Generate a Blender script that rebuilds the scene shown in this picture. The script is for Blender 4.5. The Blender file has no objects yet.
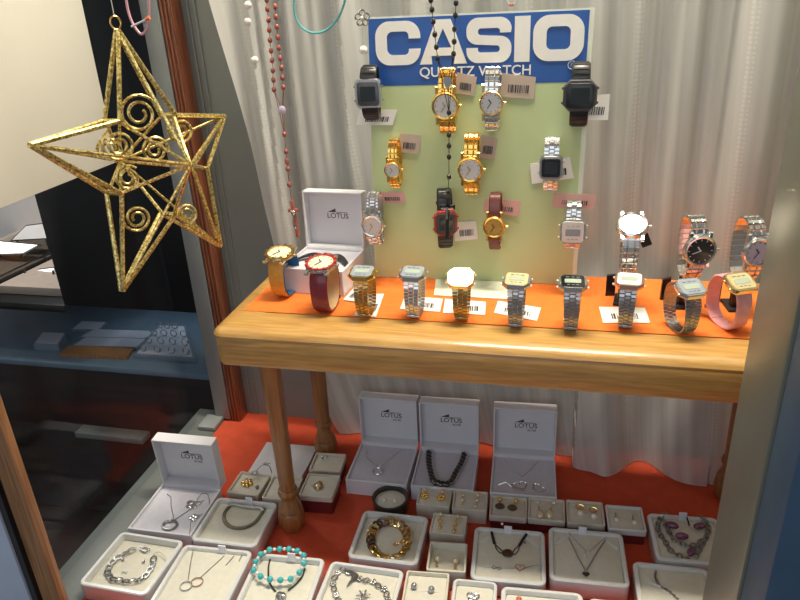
import bpy, bmesh, math, random
from math import sin, cos, pi, radians
from mathutils import Vector, Matrix
random.seed(7)
SC = bpy.context.scene
COL = SC.collection
H = 0.3718                      # height of the table top above the window floor
# ------------------------------------------------------------------ camera
F = 689.85; CAM = Vector((0.1226, -0.974, 0.7868))
PITCH, YAW, ROLL = 0.4224, 0.2441, -0.0519
CM = (Matrix.Rotation(YAW, 3, 'Z') @ Matrix.Rotation(pi/2-PITCH, 3, 'X') @ Matrix.Rotation(ROLL, 3, 'Z'))
cd = bpy.data.cameras.new('camera'); cam = bpy.data.objects.new('camera', cd); COL.objects.link(cam)
cam.matrix_world = Matrix.Translation(CAM) @ CM.to_4x4()
cd.sensor_width = 36; cd.lens = F*36/800; cd.clip_start = .02
SC.camera = cam
# measured photo points turned into places on a known plane of the room
def ray(u, v): return CM @ Vector(((u-400)/F, (300-v)/F, -1))
def onz(u, v, z=0.0): d = ray(u, v); return CAM + d*((z-CAM.z)/d.z)
def ony(u, v, y=0.0): d = ray(u, v); return CAM + d*((y-CAM.y)/d.y)
def onp(u, v, p, n): d = ray(u, v); return CAM + d*((p-CAM).dot(n)/d.dot(n))
# ------------------------------------------------------------------ materials
MC = {}
def mat(name, col, rough=.5, metal=0, coat=0, noise=0, scale=60, bump=0, stretch=None, col2=None, emit=0, trans=0, spec=None, bscale=None):
    if name in MC: return MC[name]
    m = bpy.data.materials.new(name); m.use_nodes = True; nt = m.node_tree; b = nt.nodes['Principled BSDF']
    b.inputs['Base Color'].default_value = (*col, 1); b.inputs['Roughness'].default_value = rough; b.inputs['Metallic'].default_value = metal
    b.inputs['Coat Weight'].default_value = coat; b.inputs['Coat Roughness'].default_value = .08
    if spec is not None: b.inputs['Specular IOR Level'].default_value = spec
    if trans: b.inputs['Transmission Weight'].default_value = trans
    if emit: b.inputs['Emission Color'].default_value = (*col, 1); b.inputs['Emission Strength'].default_value = emit
    if noise or bump or col2:
        tc = nt.nodes.new('ShaderNodeTexCoord'); mp = nt.nodes.new('ShaderNodeMapping')
        nt.links.new(tc.outputs['Object'], mp.inputs[0])
        if stretch: mp.inputs['Scale'].default_value = stretch
        n = nt.nodes.new('ShaderNodeTexNoise'); n.inputs['Scale'].default_value = scale; n.inputs['Detail'].default_value = 4
        nt.links.new(mp.outputs[0], n.inputs['Vector'])
        if noise or col2:
            mx = nt.nodes.new('ShaderNodeMix'); mx.data_type = 'RGBA'
            c2 = col2 or tuple(c*(1-noise) for c in col)
            mx.inputs[6].default_value = (*col, 1); mx.inputs[7].default_value = (*c2, 1)
            rp = nt.nodes.new('ShaderNodeMapRange'); rp.inputs[1].default_value = .35; rp.inputs[2].default_value = .65
            nt.links.new(n.outputs[0], rp.inputs[0]); nt.links.new(rp.outputs[0], mx.inputs[0]); nt.links.new(mx.outputs[2], b.inputs['Base Color'])
        if bump:
            bp = nt.nodes.new('ShaderNodeBump'); bp.inputs['Strength'].default_value = bump; bp.inputs['Distance'].default_value = .001
            nt.links.new(n.outputs[0], bp.inputs['Height']); nt.links.new(bp.outputs[0], b.inputs['Normal'])
    MC[name] = m; return m
M = lambda n: MC[n]
mat('oak', (.58,.34,.10), .36, coat=.35, scale=14, stretch=(1.2,16,16), col2=(.44,.23,.06))
mat('oak_leg', (.36,.155,.045), .33, coat=.4, scale=12, stretch=(14,14,1), col2=(.22,.085,.025))
mat('orange_felt', (.86,.20,.025), .85, noise=.12, scale=90, bump=.15)
mat('red_felt', (.62,.075,.026), .8, noise=.14, scale=40, bump=.1)
mat('gold', (.95,.62,.17), .2, 1); mat('gold_deep', (.60,.39,.13), .28, 1); mat('gold_pale', (.93,.75,.42), .22, 1)
mat('silver', (.74,.73,.71), .2, 1); mat('steel', (.46,.46,.46), .3, 1); mat('oxid_silver', (.40,.39,.38), .3, 1); mat('rose_gold', (.86,.55,.42), .22, 1)
mat('black_plastic', (.02,.02,.022), .35, noise=.3); mat('dark_grey_plastic', (.07,.07,.075), .35, noise=.2)
mat('grey_plastic', (.26,.27,.28), .3, noise=.1)
mat('lcd', (.33,.36,.30), .25, noise=.06); mat('lcd_dark', (.035,.045,.05), .15, noise=.1); mat('lcd_green', (.40,.47,.38), .2, noise=.06)
mat('print_dark', (.03,.035,.04), .4, noise=.1); mat('print_blue', (.05,.13,.35), .4, noise=.1)
mat('dial_white', (.82,.80,.77), .35, coat=.5, noise=.04); mat('dial_gold', (.72,.47,.12), .35, .6, coat=.5, noise=.1); mat('dial_black', (.03,.03,.035), .3, coat=.6, noise=.1)
mat('dial_lilac', (.62,.54,.72), .35, coat=.5, noise=.06); mat('dial_cream', (.86,.80,.55), .35, coat=.3, noise=.05)
mat('face_gold', (.80,.68,.36), .3, .5, noise=.06); mat('face_grey', (.30,.34,.38), .25, noise=.1); mat('face_black', (.015,.017,.02), .12, coat=.8, noise=.1)
mat('face_mirror', (.98,.95,.88), .2, 1, noise=.02)
mat('brown_leather', (.16,.035,.022), .4, coat=.3, noise=.3, scale=200, bump=.2); mat('red_leather', (.26,.02,.035), .4, coat=.35, noise=.25, scale=200, bump=.2)
mat('yellow_leather', (.66,.33,.05), .5, noise=.15, scale=150, bump=.2); mat('blue_leather', (.015,.14,.33), .5, noise=.2, scale=200, bump=.2)
mat('tan_lining', (.62,.42,.22), .6, noise=.1); mat('red_resin', (.42,.03,.025), .3, coat=.3, noise=.2)
mat('pink_strap', (.88,.42,.44), .4, coat=.4, noise=.12, scale=120)
mat('paper', (.86,.84,.80), .7, noise=.05); mat('paper_pink', (.72,.42,.38), .7, noise=.06); mat('paper_tan', (.56,.45,.36), .7, noise=.08)
mat('white_box', (.74,.745,.79), .42, noise=.03, scale=20); mat('white_gloss', (.72,.735,.735), .22, coat=.4, noise=.03, scale=20)
mat('cream_pad', (.72,.70,.60), .85, noise=.06, scale=120, bump=.15); mat('lilac_pad', (.62,.62,.70), .8, noise=.05, scale=120, bump=.1)
mat('beige_rim', (.70,.66,.56), .6, noise=.08); mat('burgundy', (.16,.018,.02), .4, noise=.2); mat('olive_tin', (.07,.08,.065), .3, .4, noise=.2)
mat('pearl', (.90,.86,.80), .16, .1, coat=.8, noise=.04); mat('pearl_grey', (.42,.43,.46), .14, .6, coat=.8, noise=.04); mat('pearl_gold', (.85,.72,.48), .18, .3, coat=.8, noise=.05)
mat('turquoise', (.06,.52,.56), .3, coat=.3, noise=.15, scale=150); mat('red_bead', (.38,.10,.075), .35, coat=.3, noise=.25, scale=200)
mat('black_bead', (.02,.018,.016), .2, coat=.5, noise=.2); mat('purple_bead', (.26,.06,.15), .15, coat=1, noise=.5, scale=70); mat('brown_bead', (.12,.05,.025), .2, coat=.7, noise=.4, scale=80)
mat('black_cord', (.015,.014,.014), .6, noise=.3, scale=400, bump=.3); mat('cyan_cord', (.13,.52,.53), .4, noise=.12); mat('pink_cord', (.68,.36,.42), .4, noise=.1)
mat('clear_tab', (.80,.80,.88), .2, coat=.5, noise=.02); mat('nylon', (.55,.54,.50), .4, noise=.05)
mat('bronze', (.22,.14,.09), .35, .9, noise=.5, scale=300, bump=.6); mat('marcasite', (.42,.38,.28), .35, .9, noise=.6, scale=600, bump=.6); mat('rose_wood', (.45,.13,.09), .5, noise=.3, stretch=(8,8,1)); mat('coral', (.75,.18,.08), .3, coat=.4, noise=.15)
mat('crystal', (.80,.84,.88), .08, .3, coat=1, noise=.05)
mat('sign_blue', (.010,.085,.36), .45, coat=.2, noise=.05, scale=12); mat('sign_green', (.56,.65,.33), .5, coat=.2, scale=6, col2=(.52,.63,.33)); mat('sign_edge', (.76,.80,.66), .5, noise=.04)
mat('sign_white', (.88,.86,.80), .5, noise=.04); mat('sign_pale', (.42,.52,.66), .5, noise=.05)
mat('grey_paint', (.25,.265,.245), .55, noise=.08, scale=8); mat('grey_alu', (.30,.325,.32), .4, .2, noise=.1, scale=12); mat('post_alu', (.25,.26,.205), .38, .35, scale=6, stretch=(1,1,.25), col2=(.20,.215,.18))
mat('brown_trim', (.30,.10,.045), .35, coat=.3, scale=16, stretch=(16,16,1), col2=(.18,.055,.025)); mat('brown_wood', (.42,.21,.09), .45, scale=14, stretch=(22,22,1), col2=(.24,.11,.045))
mat('blue_paint', (.05,.11,.19), .5, noise=.15, scale=20); mat('blue_white_paint', (.55,.62,.75), .5, noise=.1, scale=20)
mat('board', (.80,.73,.62), .6, noise=.04, scale=5); mat('dark_panel', (.012,.013,.015), .35, noise=.3, scale=6); mat('dark_wood', (.035,.018,.014), .5, scale=5, stretch=(1,8,8), col2=(.018,.012,.012))
mat('blue_shelf', (.16,.23,.30), .5, noise=.12, scale=12); mat('blue_tray', (.20,.26,.33), .5, noise=.12, scale=20); mat('room_white', (.85,.80,.76), .5, noise=.04); mat('dark_green', (.02,.05,.035), .7, noise=.2)
mat('black_metal', (.012,.012,.013), .3, coat=.3, noise=.2); mat('sill_grey', (.15,.165,.155), .4, noise=.12, scale=14); mat('reflection_grey', (.20,.205,.19), .5, noise=.1); mat('ceiling_paint', (.72,.69,.62), .8, noise=.04, scale=5)
mat('lotus_print', (.06,.055,.06), .5, noise=.1)
def glow_card_mat():  # card white whose emission stands in for strong light falling on it
    m = mat('glow_white', (1,.95,.9), .5); b = m.node_tree.nodes['Principled BSDF']
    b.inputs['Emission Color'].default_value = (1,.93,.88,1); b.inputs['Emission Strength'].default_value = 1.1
glow_card_mat()
def glitter():
    m = bpy.data.materials.new('gold_glitter'); m.use_nodes = True; nt = m.node_tree; b = nt.nodes['Principled BSDF']; MC['gold_glitter'] = m
    tc = nt.nodes.new('ShaderNodeTexCoord'); v = nt.nodes.new('ShaderNodeTexVoronoi'); v.inputs['Scale'].default_value = 480
    nt.links.new(tc.outputs['Object'], v.inputs['Vector'])
    mx = nt.nodes.new('ShaderNodeMix'); mx.data_type = 'RGBA'; mx.inputs[6].default_value = (.30,.19,.03,1); mx.inputs[7].default_value = (1,.84,.36,1)
    sp = nt.nodes.new('ShaderNodeSeparateColor'); nt.links.new(v.outputs['Color'], sp.inputs[0]); nt.links.new(sp.outputs[0], mx.inputs[0]); nt.links.new(mx.outputs[2], b.inputs['Base Color'])
    b.inputs['Metallic'].default_value = .85; b.inputs['Roughness'].default_value = .32
    bp = nt.nodes.new('ShaderNodeBump'); bp.inputs['Strength'].default_value = 1; bp.inputs['Distance'].default_value = .0015
    nt.links.new(sp.outputs[1], bp.inputs['Height']); nt.links.new(bp.outputs[0], b.inputs['Normal'])
glitter()
def sheer():
    m = bpy.data.materials.new('sheer_curtain'); m.use_nodes = True; nt = m.node_tree; MC['sheer_curtain'] = m
    for n in list(nt.nodes): nt.nodes.remove(n)
    N = nt.nodes.new; L = nt.links.new
    out = N('ShaderNodeOutputMaterial'); d = N('ShaderNodeBsdfDiffuse'); t = N('ShaderNodeBsdfTranslucent'); tr = N('ShaderNodeBsdfTransparent')
    a = N('ShaderNodeMixShader'); b = N('ShaderNodeMixShader'); a.inputs[0].default_value = .35
    d.inputs[0].default_value = (.82,.82,.79,1); t.inputs[0].default_value = (.80,.78,.72,1)
    L(d.outputs[0], a.inputs[1]); L(t.outputs[0], a.inputs[2])
    tc = N('ShaderNodeTexCoord'); mp = N('ShaderNodeMapping'); mp.inputs['Scale'].default_value = (1,0,.04); L(tc.outputs['UV'], mp.inputs[0])
    n = N('ShaderNodeTexNoise'); n.inputs['Scale'].default_value = 38; n.inputs['Detail'].default_value = 3; L(mp.outputs[0], n.inputs['Vector'])
    r = N('ShaderNodeMapRange'); r.inputs[1].default_value = .35; r.inputs[2].default_value = .65; r.inputs[3].default_value = .34; r.inputs[4].default_value = .04; L(n.outputs[0], r.inputs[0])
    # rows of small woven dots
    v = N('ShaderNodeTexVoronoi'); v.inputs['Scale'].default_value = 160; v.inputs['Randomness'].default_value = .15; L(tc.outputs['UV'], v.inputs['Vector'])
    sx = N('ShaderNodeSeparateXYZ'); L(tc.outputs['UV'], sx.inputs[0])
    w = N('ShaderNodeMath'); w.operation = 'SINE'; ml = N('ShaderNodeMath'); ml.operation = 'MULTIPLY'; ml.inputs[1].default_value = 41; L(sx.outputs[0], ml.inputs[0]); L(ml.outputs[0], w.inputs[0])
    g = N('ShaderNodeMath'); g.operation = 'GREATER_THAN'; g.inputs[1].default_value = .965; L(w.outputs[0], g.inputs[0])
    ds = N('ShaderNodeMath'); ds.operation = 'LESS_THAN'; ds.inputs[1].default_value = .35; L(v.outputs['Distance'], ds.inputs[0])
    mm = N('ShaderNodeMath'); mm.operation = 'MULTIPLY'; L(g.outputs[0], mm.inputs[0]); L(ds.outputs[0], mm.inputs[1])
    m2 = N('ShaderNodeMath'); m2.operation = 'MULTIPLY'; m2.inputs[1].default_value = .12; L(mm.outputs[0], m2.inputs[0])
    sb = N('ShaderNodeMath'); sb.operation = 'SUBTRACT'; sb.use_clamp = True; L(r.outputs[0], sb.inputs[0]); L(m2.outputs[0], sb.inputs[1])
    L(sb.outputs[0], b.inputs[0]); L(a.outputs[0], b.inputs[1]); L(tr.outputs[0], b.inputs[2]); L(b.outputs[0], out.inputs[0])
sheer()
def glassm():
    m = bpy.data.materials.new('pane_glass'); m.use_nodes = True; nt = m.node_tree; MC['pane_glass'] = m
    for n in list(nt.nodes): nt.nodes.remove(n)
    N = nt.nodes.new; L = nt.links.new
    out = N('ShaderNodeOutputMaterial'); g = N('ShaderNodeBsdfGlossy'); g.inputs['Roughness'].default_value = .02; t = N('ShaderNodeBsdfTransparent'); t.inputs[0].default_value = (.95,.97,.98,1)
    lw = N('ShaderNodeLayerWeight'); lw.inputs[0].default_value = .5; pw = N('ShaderNodeMath'); pw.operation = 'POWER'; pw.inputs[1].default_value = 4; L(lw.outputs['Facing'], pw.inputs[0])
    f = N('ShaderNodeMath'); f.operation = 'MULTIPLY_ADD'; f.inputs[1].default_value = .28; f.inputs[2].default_value = .015; L(pw.outputs[0], f.inputs[0]); x = N('ShaderNodeMixShader'); L(f.outputs[0], x.inputs[0]); L(t.outputs[0], x.inputs[1]); L(g.outputs[0], x.inputs[2]); L(x.outputs[0], out.inputs[0])
glassm()
# ------------------------------------------------------------------ mesh helpers
def finish(bm, name, m, parent=None, world=False, smooth=True, loc=None):
    if world and parent is not None:
        bmesh.ops.translate(bm, verts=bm.verts, vec=-parent.location)
    if loc is not None:
        bmesh.ops.translate(bm, verts=bm.verts, vec=-Vector(loc))
    bmesh.ops.recalc_face_normals(bm, faces=bm.faces)
    me = bpy.data.meshes.new(name); bm.to_mesh(me); bm.free()
    if smooth:
        me.polygons.foreach_set('use_smooth', [True]*len(me.polygons))
        me.set_sharp_from_angle(angle=radians(38))
    me.materials.append(MC[m] if isinstance(m, str) else m)
    o = bpy.data.objects.new(name, me); COL.objects.link(o)
    if parent is not None: o.parent = parent
    if loc is not None: o.location = loc
    return o
def tag(o, label, cat, group=None):
    o['label'] = label; o['category'] = cat
    if group: o['group'] = group
    return o
def thing(name, label, cat, loc=(0,0,0), rz=0, group=None):
    o = bpy.data.objects.new(name, None); COL.objects.link(o); o.empty_display_size = .01
    o.location = loc; o.rotation_euler = (0,0,rz); return tag(o, label, cat, group)
def struct(bm, name, m, **k):
    o = finish(bm, name, m, **k); o['kind'] = 'structure'; return o
def NB(): return bmesh.new()
def box(bm, x0, x1, y0, y1, z0, z1, bev=0, seg=2):
    r = bmesh.ops.create_cube(bm, size=1, matrix=Matrix.Translation(((x0+x1)/2,(y0+y1)/2,(z0+z1)/2)) @ Matrix.Diagonal((x1-x0,y1-y0,z1-z0,1)))
    if bev:
        es = list({e for v in r['verts'] for e in v.link_edges})
        bmesh.ops.bevel(bm, geom=es, offset=bev, segments=seg, profile=.5, affect='EDGES')
def obox(bm, c, ex, ey, ez, sx, sy, sz, top=.78):
    """small block, its upper face a little smaller so that its rim catches light"""
    vs = []
    for k, s in ((-1, 1), (.35, 1), (1, top)):
        for a, b in ((-1,-1),(1,-1),(1,1),(-1,1)):
            vs.append(bm.verts.new(c + ex*(a*sx/2*s) + ey*(b*sy/2*s) + ez*(k*sz/2)))
    bm.faces.new(vs[0:4]); bm.faces.new(vs[8:12])
    for r in (0, 4):
        for i in range(4): bm.faces.new((vs[r+i], vs[r+(i+1)%4], vs[r+4+(i+1)%4], vs[r+4+i]))
def rrect(w, d, r, n=5, cx=0, cy=0):
    r = max(1e-5, min(r, w/2-1e-5, d/2-1e-5)); o = []
    for sx, sy, a0 in ((1,1,0),(-1,1,90),(-1,-1,180),(1,-1,270)):
        for i in range(n+1):
            a = radians(a0+90*i/n); o.append((cx+sx*(w/2-r)+r*cos(a), cy+sy*(d/2-r)+r*sin(a)))
    return o
def loft(bm, rings, cap0=True, cap1=True):
    vr = [[bm.verts.new(p) for p in r] for r in rings]
    for a, b in zip(vr, vr[1:]):
        n = len(a)
        for i in range(n): bm.faces.new((a[i], a[(i+1)%n], b[(i+1)%n], b[i]))
    if cap0: bm.faces.new(vr[0])
    if cap1: bm.faces.new(vr[-1])
def frame3(o, ex, ey, ez): return lambda x, y, z=0: o + ex*x + ey*y + ez*z
IDF = frame3(Vector((0,0,0)), Vector((1,0,0)), Vector((0,1,0)), Vector((0,0,1)))
def stack(bm, T, outline, levels, cap0=True, cap1=True):
    """outline: list of (x,y); levels: (scale, z)"""
    loft(bm, [[T(x*s, y*s, z) for x, y in outline] for s, z in levels], cap0, cap1)
def lathe(bm, prof, n=28, T=IDF, cap=True):
    loft(bm, [[T(r*cos(2*pi*i/n), r*sin(2*pi*i/n), z) for i in range(n)] for r, z in prof], cap, cap)
def circ(r, n=28, ry=None): return [(r*cos(2*pi*i/n), (ry or r)*sin(2*pi*i/n)) for i in range(n)]
def sph(bm, c, r, sc=(1,1,1), u=12, v=8, rot=None):
    m = Matrix.Translation(c) @ ((rot.to_4x4() if rot else Matrix.Identity(4))) @ Matrix.Diagonal((*sc, 1))
    bmesh.ops.create_uvsphere(bm, u_segments=u, v_segments=v, radius=r, matrix=m)
def tube(bm, pts, r, n=8, closed=False, rad=None):
    pts = [Vector(p) for p in pts]; m = len(pts); rings = []; up = None
    for i, p in enumerate(pts):
        if closed: t = pts[(i+1)%m]-pts[i-1]
        else: t = pts[min(i+1,m-1)]-pts[max(i-1,0)]
        if t.length < 1e-9: t = Vector((0,0,1))
        t.normalize()
        if up is None: up = Vector((0,0,1)) if abs(t.z) < .9 else Vector((1,0,0))
        a = t.cross(up)
        if a.length < 1e-4: a = t.cross(Vector((1,0.1,0)))
        a.normalize(); b = a.cross(t).normalized(); up = b
        q = rad(i/(m-1 if not closed else m)) if rad else r
        rings.append([p + a*(q*cos(2*pi*k/n)) + b*(q*sin(2*pi*k/n)) for k in range(n)])
    if closed: rings.append(rings[0])
    vr = [[bm.verts.new(p) for p in rg] for rg in (rings[:-1] if closed else rings)]
    if closed: vr.append(vr[0])
    for a, b in zip(vr, vr[1:]):
        for i in range(n):
            try: bm.faces.new((a[i], a[(i+1)%n], b[(i+1)%n], b[i]))
            except ValueError: pass
    if not closed: bm.faces.new(vr[0]); bm.faces.new(vr[-1])
def smooth_path(pts, k=6, closed=False):
    pts = [Vector(p) for p in pts]; n = len(pts); o = []
    rng = range(n if closed else n-1)
    for i in rng:
        if closed: p0,p1,p2,p3 = pts[i-1],pts[i],pts[(i+1)%n],pts[(i+2)%n]
        else: p0,p1,p2,p3 = pts[max(i-1,0)],pts[i],pts[i+1],pts[min(i+2,n-1)]
        for j in range(k):
            t = j/k; o.append(.5*((2*p1)+(p2-p0)*t+(2*p0-5*p1+4*p2-p3)*t*t+(3*p1-p0-3*p2+p3)*t**3))
    if not closed: o.append(pts[-1])
    return o
def resample(pts, step, closed=False):
    pts = [Vector(p) for p in pts]
    if closed: pts = pts + [pts[0]]
    L = [0]
    for a, b in zip(pts, pts[1:]): L.append(L[-1]+(b-a).length)
    n = max(2, round(L[-1]/step)); o = []
    j = 0
    for i in range(n+(0 if closed else 1)):
        s = L[-1]*i/n
        while j < len(L)-2 and L[j+1] < s: j += 1
        t = (s-L[j])/max(1e-9, L[j+1]-L[j]); o.append(pts[j].lerp(pts[j+1], t))
    return o
def ringlink(bm, c, t, up, a, b, r, n=12, m=5):
    """one oval link: a along t, b across"""
    t = t.normalized(); s = t.cross(up).normalized()
    tube(bm, [c + t*(a*cos(2*pi*i/n)) + s*(b*sin(2*pi*i/n)) for i in range(n)], r, m, closed=True)
def chain(bm, pts, link, wire, closed=False, flat=None, wob=0):
    p = resample(pts, link*1.45, closed); n = len(p)
    for i in range(n if closed else n-1):
        a, b = p[i], p[(i+1)%n]; t = b-a; up = Vector((0,0,1))
        if abs(t.normalized().z) > .9: up = Vector((0,1,0))
        if i % 2: up = (up + t.cross(up).normalized()*(1.0 if flat is None else flat)).normalized()
        elif flat: up = (up - t.cross(up).normalized()*flat).normalized()
        ringlink(bm, (a+b)/2, t, up, link, link*.68, wire)
def thin(bm, pts, r=.0006, closed=False):
    """fine chain: a beaded wire"""
    p = resample(pts, .0011, closed); tube(bm, p, r, 5, closed, rad=lambda t, c=[0]: (c.__setitem__(0, c[0]+1) or (r*1.35 if c[0] % 2 else r*.65)))
def textmesh(body, size, T, name, m, parent, depth=.0004, off=0, align='CENTER', sx=1, **k):
    cu = bpy.data.curves.new('t', 'FONT'); cu.body = body; cu.size = size; cu.extrude = depth; cu.offset = off; cu.align_x = align; cu.align_y = 'CENTER'; cu.space_character = k.get('sp', 1)
    ob = bpy.data.objects.new('t', cu); COL.objects.link(ob); dg = bpy.context.evaluated_depsgraph_get(); me = bpy.data.meshes.new_from_object(ob.evaluated_get(dg))
    bm = NB(); bm.from_mesh(me); bpy.data.objects.remove(ob); bpy.data.curves.remove(cu); bpy.data.meshes.remove(me)
    for v in bm.verts: v.co = T(v.co.x*sx, v.co.y, v.co.z)
    return finish(bm, name, m, parent, smooth=False, world=k.get('world', False))
def shapes(polys, depth):
    cu = bpy.data.curves.new('s', 'CURVE'); cu.dimensions = '2D'; cu.fill_mode = 'BOTH'; cu.extrude = depth
    for p in polys:
        s = cu.splines.new('POLY'); s.points.add(len(p)-1)
        for i, (x, y) in enumerate(p): s.points[i].co = (x, y, 0, 1)
        s.use_cyclic_u = True
    ob = bpy.data.objects.new('s', cu); COL.objects.link(ob); dg = bpy.context.evaluated_depsgraph_get(); me = bpy.data.meshes.new_from_object(ob.evaluated_get(dg))
    bm = NB(); bm.from_mesh(me); bpy.data.objects.remove(ob); bpy.data.curves.remove(cu); bpy.data.meshes.remove(me)
    return bm
V = Vector
EX, EY, EZ = V((1,0,0)), V((0,1,0)), V((0,0,1))
# ================================================================== THE SETTING
b = NB(); box(b, -.527, .70, -.50, .13, -.02, 0); struct(b, 'floor', 'red_felt', smooth=False)
b = NB(); box(b, -.60, -.528, -.50, .13, -.06, .0, .001); struct(b, 'trim_1', 'sill_grey')
# back wall, its grey painted boards left of the curtain
b = NB(); box(b, -.545, .70, .130, .15, 0, 1.7)
for x in (-.480, -.468): box(b, x, x+.003, .126, .131, 0, 1.7)
struct(b, 'wall_back', 'grey_paint', smooth=False)
b = NB(); box(b, .10, .66, .118, .1295, 0, .012, .002); struct(b, 'baseboard_back', 'dark_green')
b = NB(); box(b, .66, .70, -.36, .13, 0, 1.7); struct(b, 'wall_right', 'grey_paint', smooth=False)
b = NB(); box(b, -.62, .70, -.50, .15, 1.7, 1.73); struct(b, 'ceiling', 'ceiling_paint', smooth=False)
# corner post: brown moulding beside a grey metal upright
b = NB(); box(b, -.512, -.490, .098, .130, 0, 1.7, .002)
for x in (-.508, -.501, -.494): box(b, x-.0025, x+.0025, .095, .100, 0, 1.7, .002)
struct(b, 'trim_2', 'brown_trim')
b = NB(); box(b, -.545, -.5125, .095, .125, .004, 1.7, .002); box(b, -.565, -.528, .055, .1, .0005, .010, .002); struct(b, 'trim_3', 'grey_alu')
# side pane of the window
b = NB(); box(b, -.583, -.577, -.495, .074, .006, 1.7); struct(b, 'window_1', 'pane_glass', smooth=False)
# front frame of the window: right and left uprights
b = NB(); box(b, .290, .42, -.478, -.38, -.06, 1.7, .003); struct(b, 'trim_4', 'post_alu')
b = NB(); box(b, .2925, .62, -.53, -.4785, -.06, 1.7, .003); struct(b, 'trim_5', 'blue_paint')
b = NB(); box(b, -.434, -.409, -.506, -.494, -.06, 1.7, .002); struct(b, 'trim_6', 'brown_wood')
b = NB(); box(b, -.58, -.4445, -.512, -.500, -.06, 1.7, .002); struct(b, 'trim_7', 'blue_white_paint')
b = NB(); box(b, -.444, -.4365, -.509, -.500, -.06, 1.7); struct(b, 'trim_8', 'black_plastic')

# ---- curtain
def fold(x, z):
    top = min(1, max(0, (z-.25)/.3))
    u = x + .012*sin(x*23+1) + .006*sin(x*57)
    f = .012*sin(u*78+.6) + .0065*sin(u*141+1.3)*top + .007*sin(u*41+2) + .0020*sin(u*300+z*3)*top
    f *= .70+.3*top
    h = max(0, 1-z/.36)**.8
    y = .094 + f*(1-.6*h)
    y -= h*(.056*math.exp(-((x-.205)/.056)**4) + .056*math.exp(-((x-.365)/.058)**4))
    if x > .385: y = max(y, .042)
    if z < .2 and -.25 < x < .165: y = max(y, .084)
    return max(.028, min(y, .117))
NX, NZ = 520, 60
b = NB(); uvl = b.loops.layers.uv.new('UVMap'); g = []
for i in range(NX+1):
    t = i/NX; col_ = []
    for j in range(NZ+1):
        z = .002 + 1.67*(j/NZ)**1.5
        xl = -.27 - .14*(z/.79)**.6          # the left edge slants outwards towards the top
        xl = max(xl, -.46)
        x = xl + (.64-xl)*t; y = fold(x, z)
        if t < .05: y -= .014*(1-t/.05)*min(1, .4+z)
        if x > .11: zz = z
        else: zz = z
        col_.append(b.verts.new((x, y, zz + (.010*max(0, sin(x*38+.4)) if j == 0 else 0)*.3)))
    g.append(col_)
for i in range(NX):
    for j in range(NZ):
        f_ = b.faces.new((g[i][j], g[i+1][j], g[i+1][j+1], g[i][j+1]))
        for lp, (a, c) in zip(f_.loops, ((i,j),(i+1,j),(i+1,j+1),(i,j+1))): lp[uvl].uv = (a/NX*1.1, g[a][c].co.z)
tag(finish(b, 'curtain', 'sheer_curtain'), 'long sheer white curtain hanging in folds behind the wooden table', 'curtain')

# ================================================================== SHOP BEYOND THE SIDE GLASS
b = NB(); box(b, -2.6, -.60, -.9, 1.9, -.56, -.5); struct(b, 'floor_shop', 'dark_wood', smooth=False)
b = NB(); box(b, -2.6, -.60, 1.6, 1.65, -.5, 1.6); struct(b, 'wall_shop', 'dark_panel', smooth=False)
# board standing against the outer face of the glass
b = NB(); box(b, -.592, -.5835, -.47, .008, .553, 1.69, .001); tag(finish(b, 'notice_board', 'board'), 'large plain cream board against the glass behind the gold star', 'board')
# display counter with a black cabinet over it
cn = thing('jewellery_counter', 'dark counter behind the side glass with a blue-grey shelf', 'counter', (-.95,.6,-.5))
b = NB(); box(b, -1.6, -.645, .30, .95, -.5, -.030, .003); finish(b, 'base', 'dark_wood', cn, world=True)
b = NB(); box(b, -1.62, -.635, .285, .95, -.030, -.014, .003); finish(b, 'shelf', 'blue_shelf', cn, world=True)
b = NB(); box(b, -1.62, -.635, .90, .95, -.014, .16, .002); finish(b, 'back_panel', 'blue_shelf', cn, world=True)
b = NB(); box(b, -1.04, -.995, .62, .66, -.014, .138, .003); finish(b, 'upright', 'blue_tray', cn, world=True)
cb = thing('wall_cabinet', 'black cabinet above the blue-grey shelf, behind the hanging star', 'cabinet', (-.82,.6,.138))
b = NB(); box(b, -1.02, -.60, .30, .96, .138, 1.4, .003); finish(b, 'body', 'dark_panel', cb, world=True)
b = NB(); box(b, -1.5, -1.021, .30, .96, .118, .138, .003); finish(b, 'ledge', 'black_metal', cb, world=True)
b = NB(); box(b, -1.06, -.865, .262, .2995, -.22, -.203, .003); finish(b, 'reflection_bar', 'reflection_grey', cn, world=True)  # grey bar standing in for a reflection in the side glass
S0 = -.0135
def tray_at(name, label, q, h, m, cat='tray', z=S0, group=None):
    pts = [onz(u, v, z) for u, v in q]; c = sum(pts, V())/4
    t = thing(name, label, cat, c, 0, group); b = NB()
    loft(b, [[p+EZ*a for p in pts] for a in (0, h)]); finish(b, 'body', m, t, world=True, smooth=False)
    b = NB(); i = [c+(p-c)*.9 for p in pts]; loft(b, [[p+EZ*(h+a) for p in i] for a in (0, .0012)]); finish(b, 'pad', 'lilac_pad' if m != 'brown_wood' else m, t, world=True, smooth=False); return t, pts
tray_at('display_tray', 'small pale box at the left on the blue-grey shelf', [(35,350),(60,351),(68,339),(44,338)], .018, 'blue_tray')
tray_at('display_tray', 'orange-brown wooden tray at the front edge of the blue-grey shelf', [(60,357),(128,360),(134,351),(68,349)], .010, 'brown_wood')
tray_at('display_tray', 'long flat tray behind the brown tray on the blue-grey shelf', [(70,348),(140,350),(150,341),(84,339)], .006, 'blue_tray')
tray_at('display_tray', 'long flat tray in the middle row of the blue-grey shelf', [(78,339),(150,341),(158,333),(92,331)], .006, 'blue_tray')
tray_at('display_tray', 'short tray at the back of the blue-grey shelf', [(72,331),(100,332),(108,324),(82,323)], .006, 'blue_tray')
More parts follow.
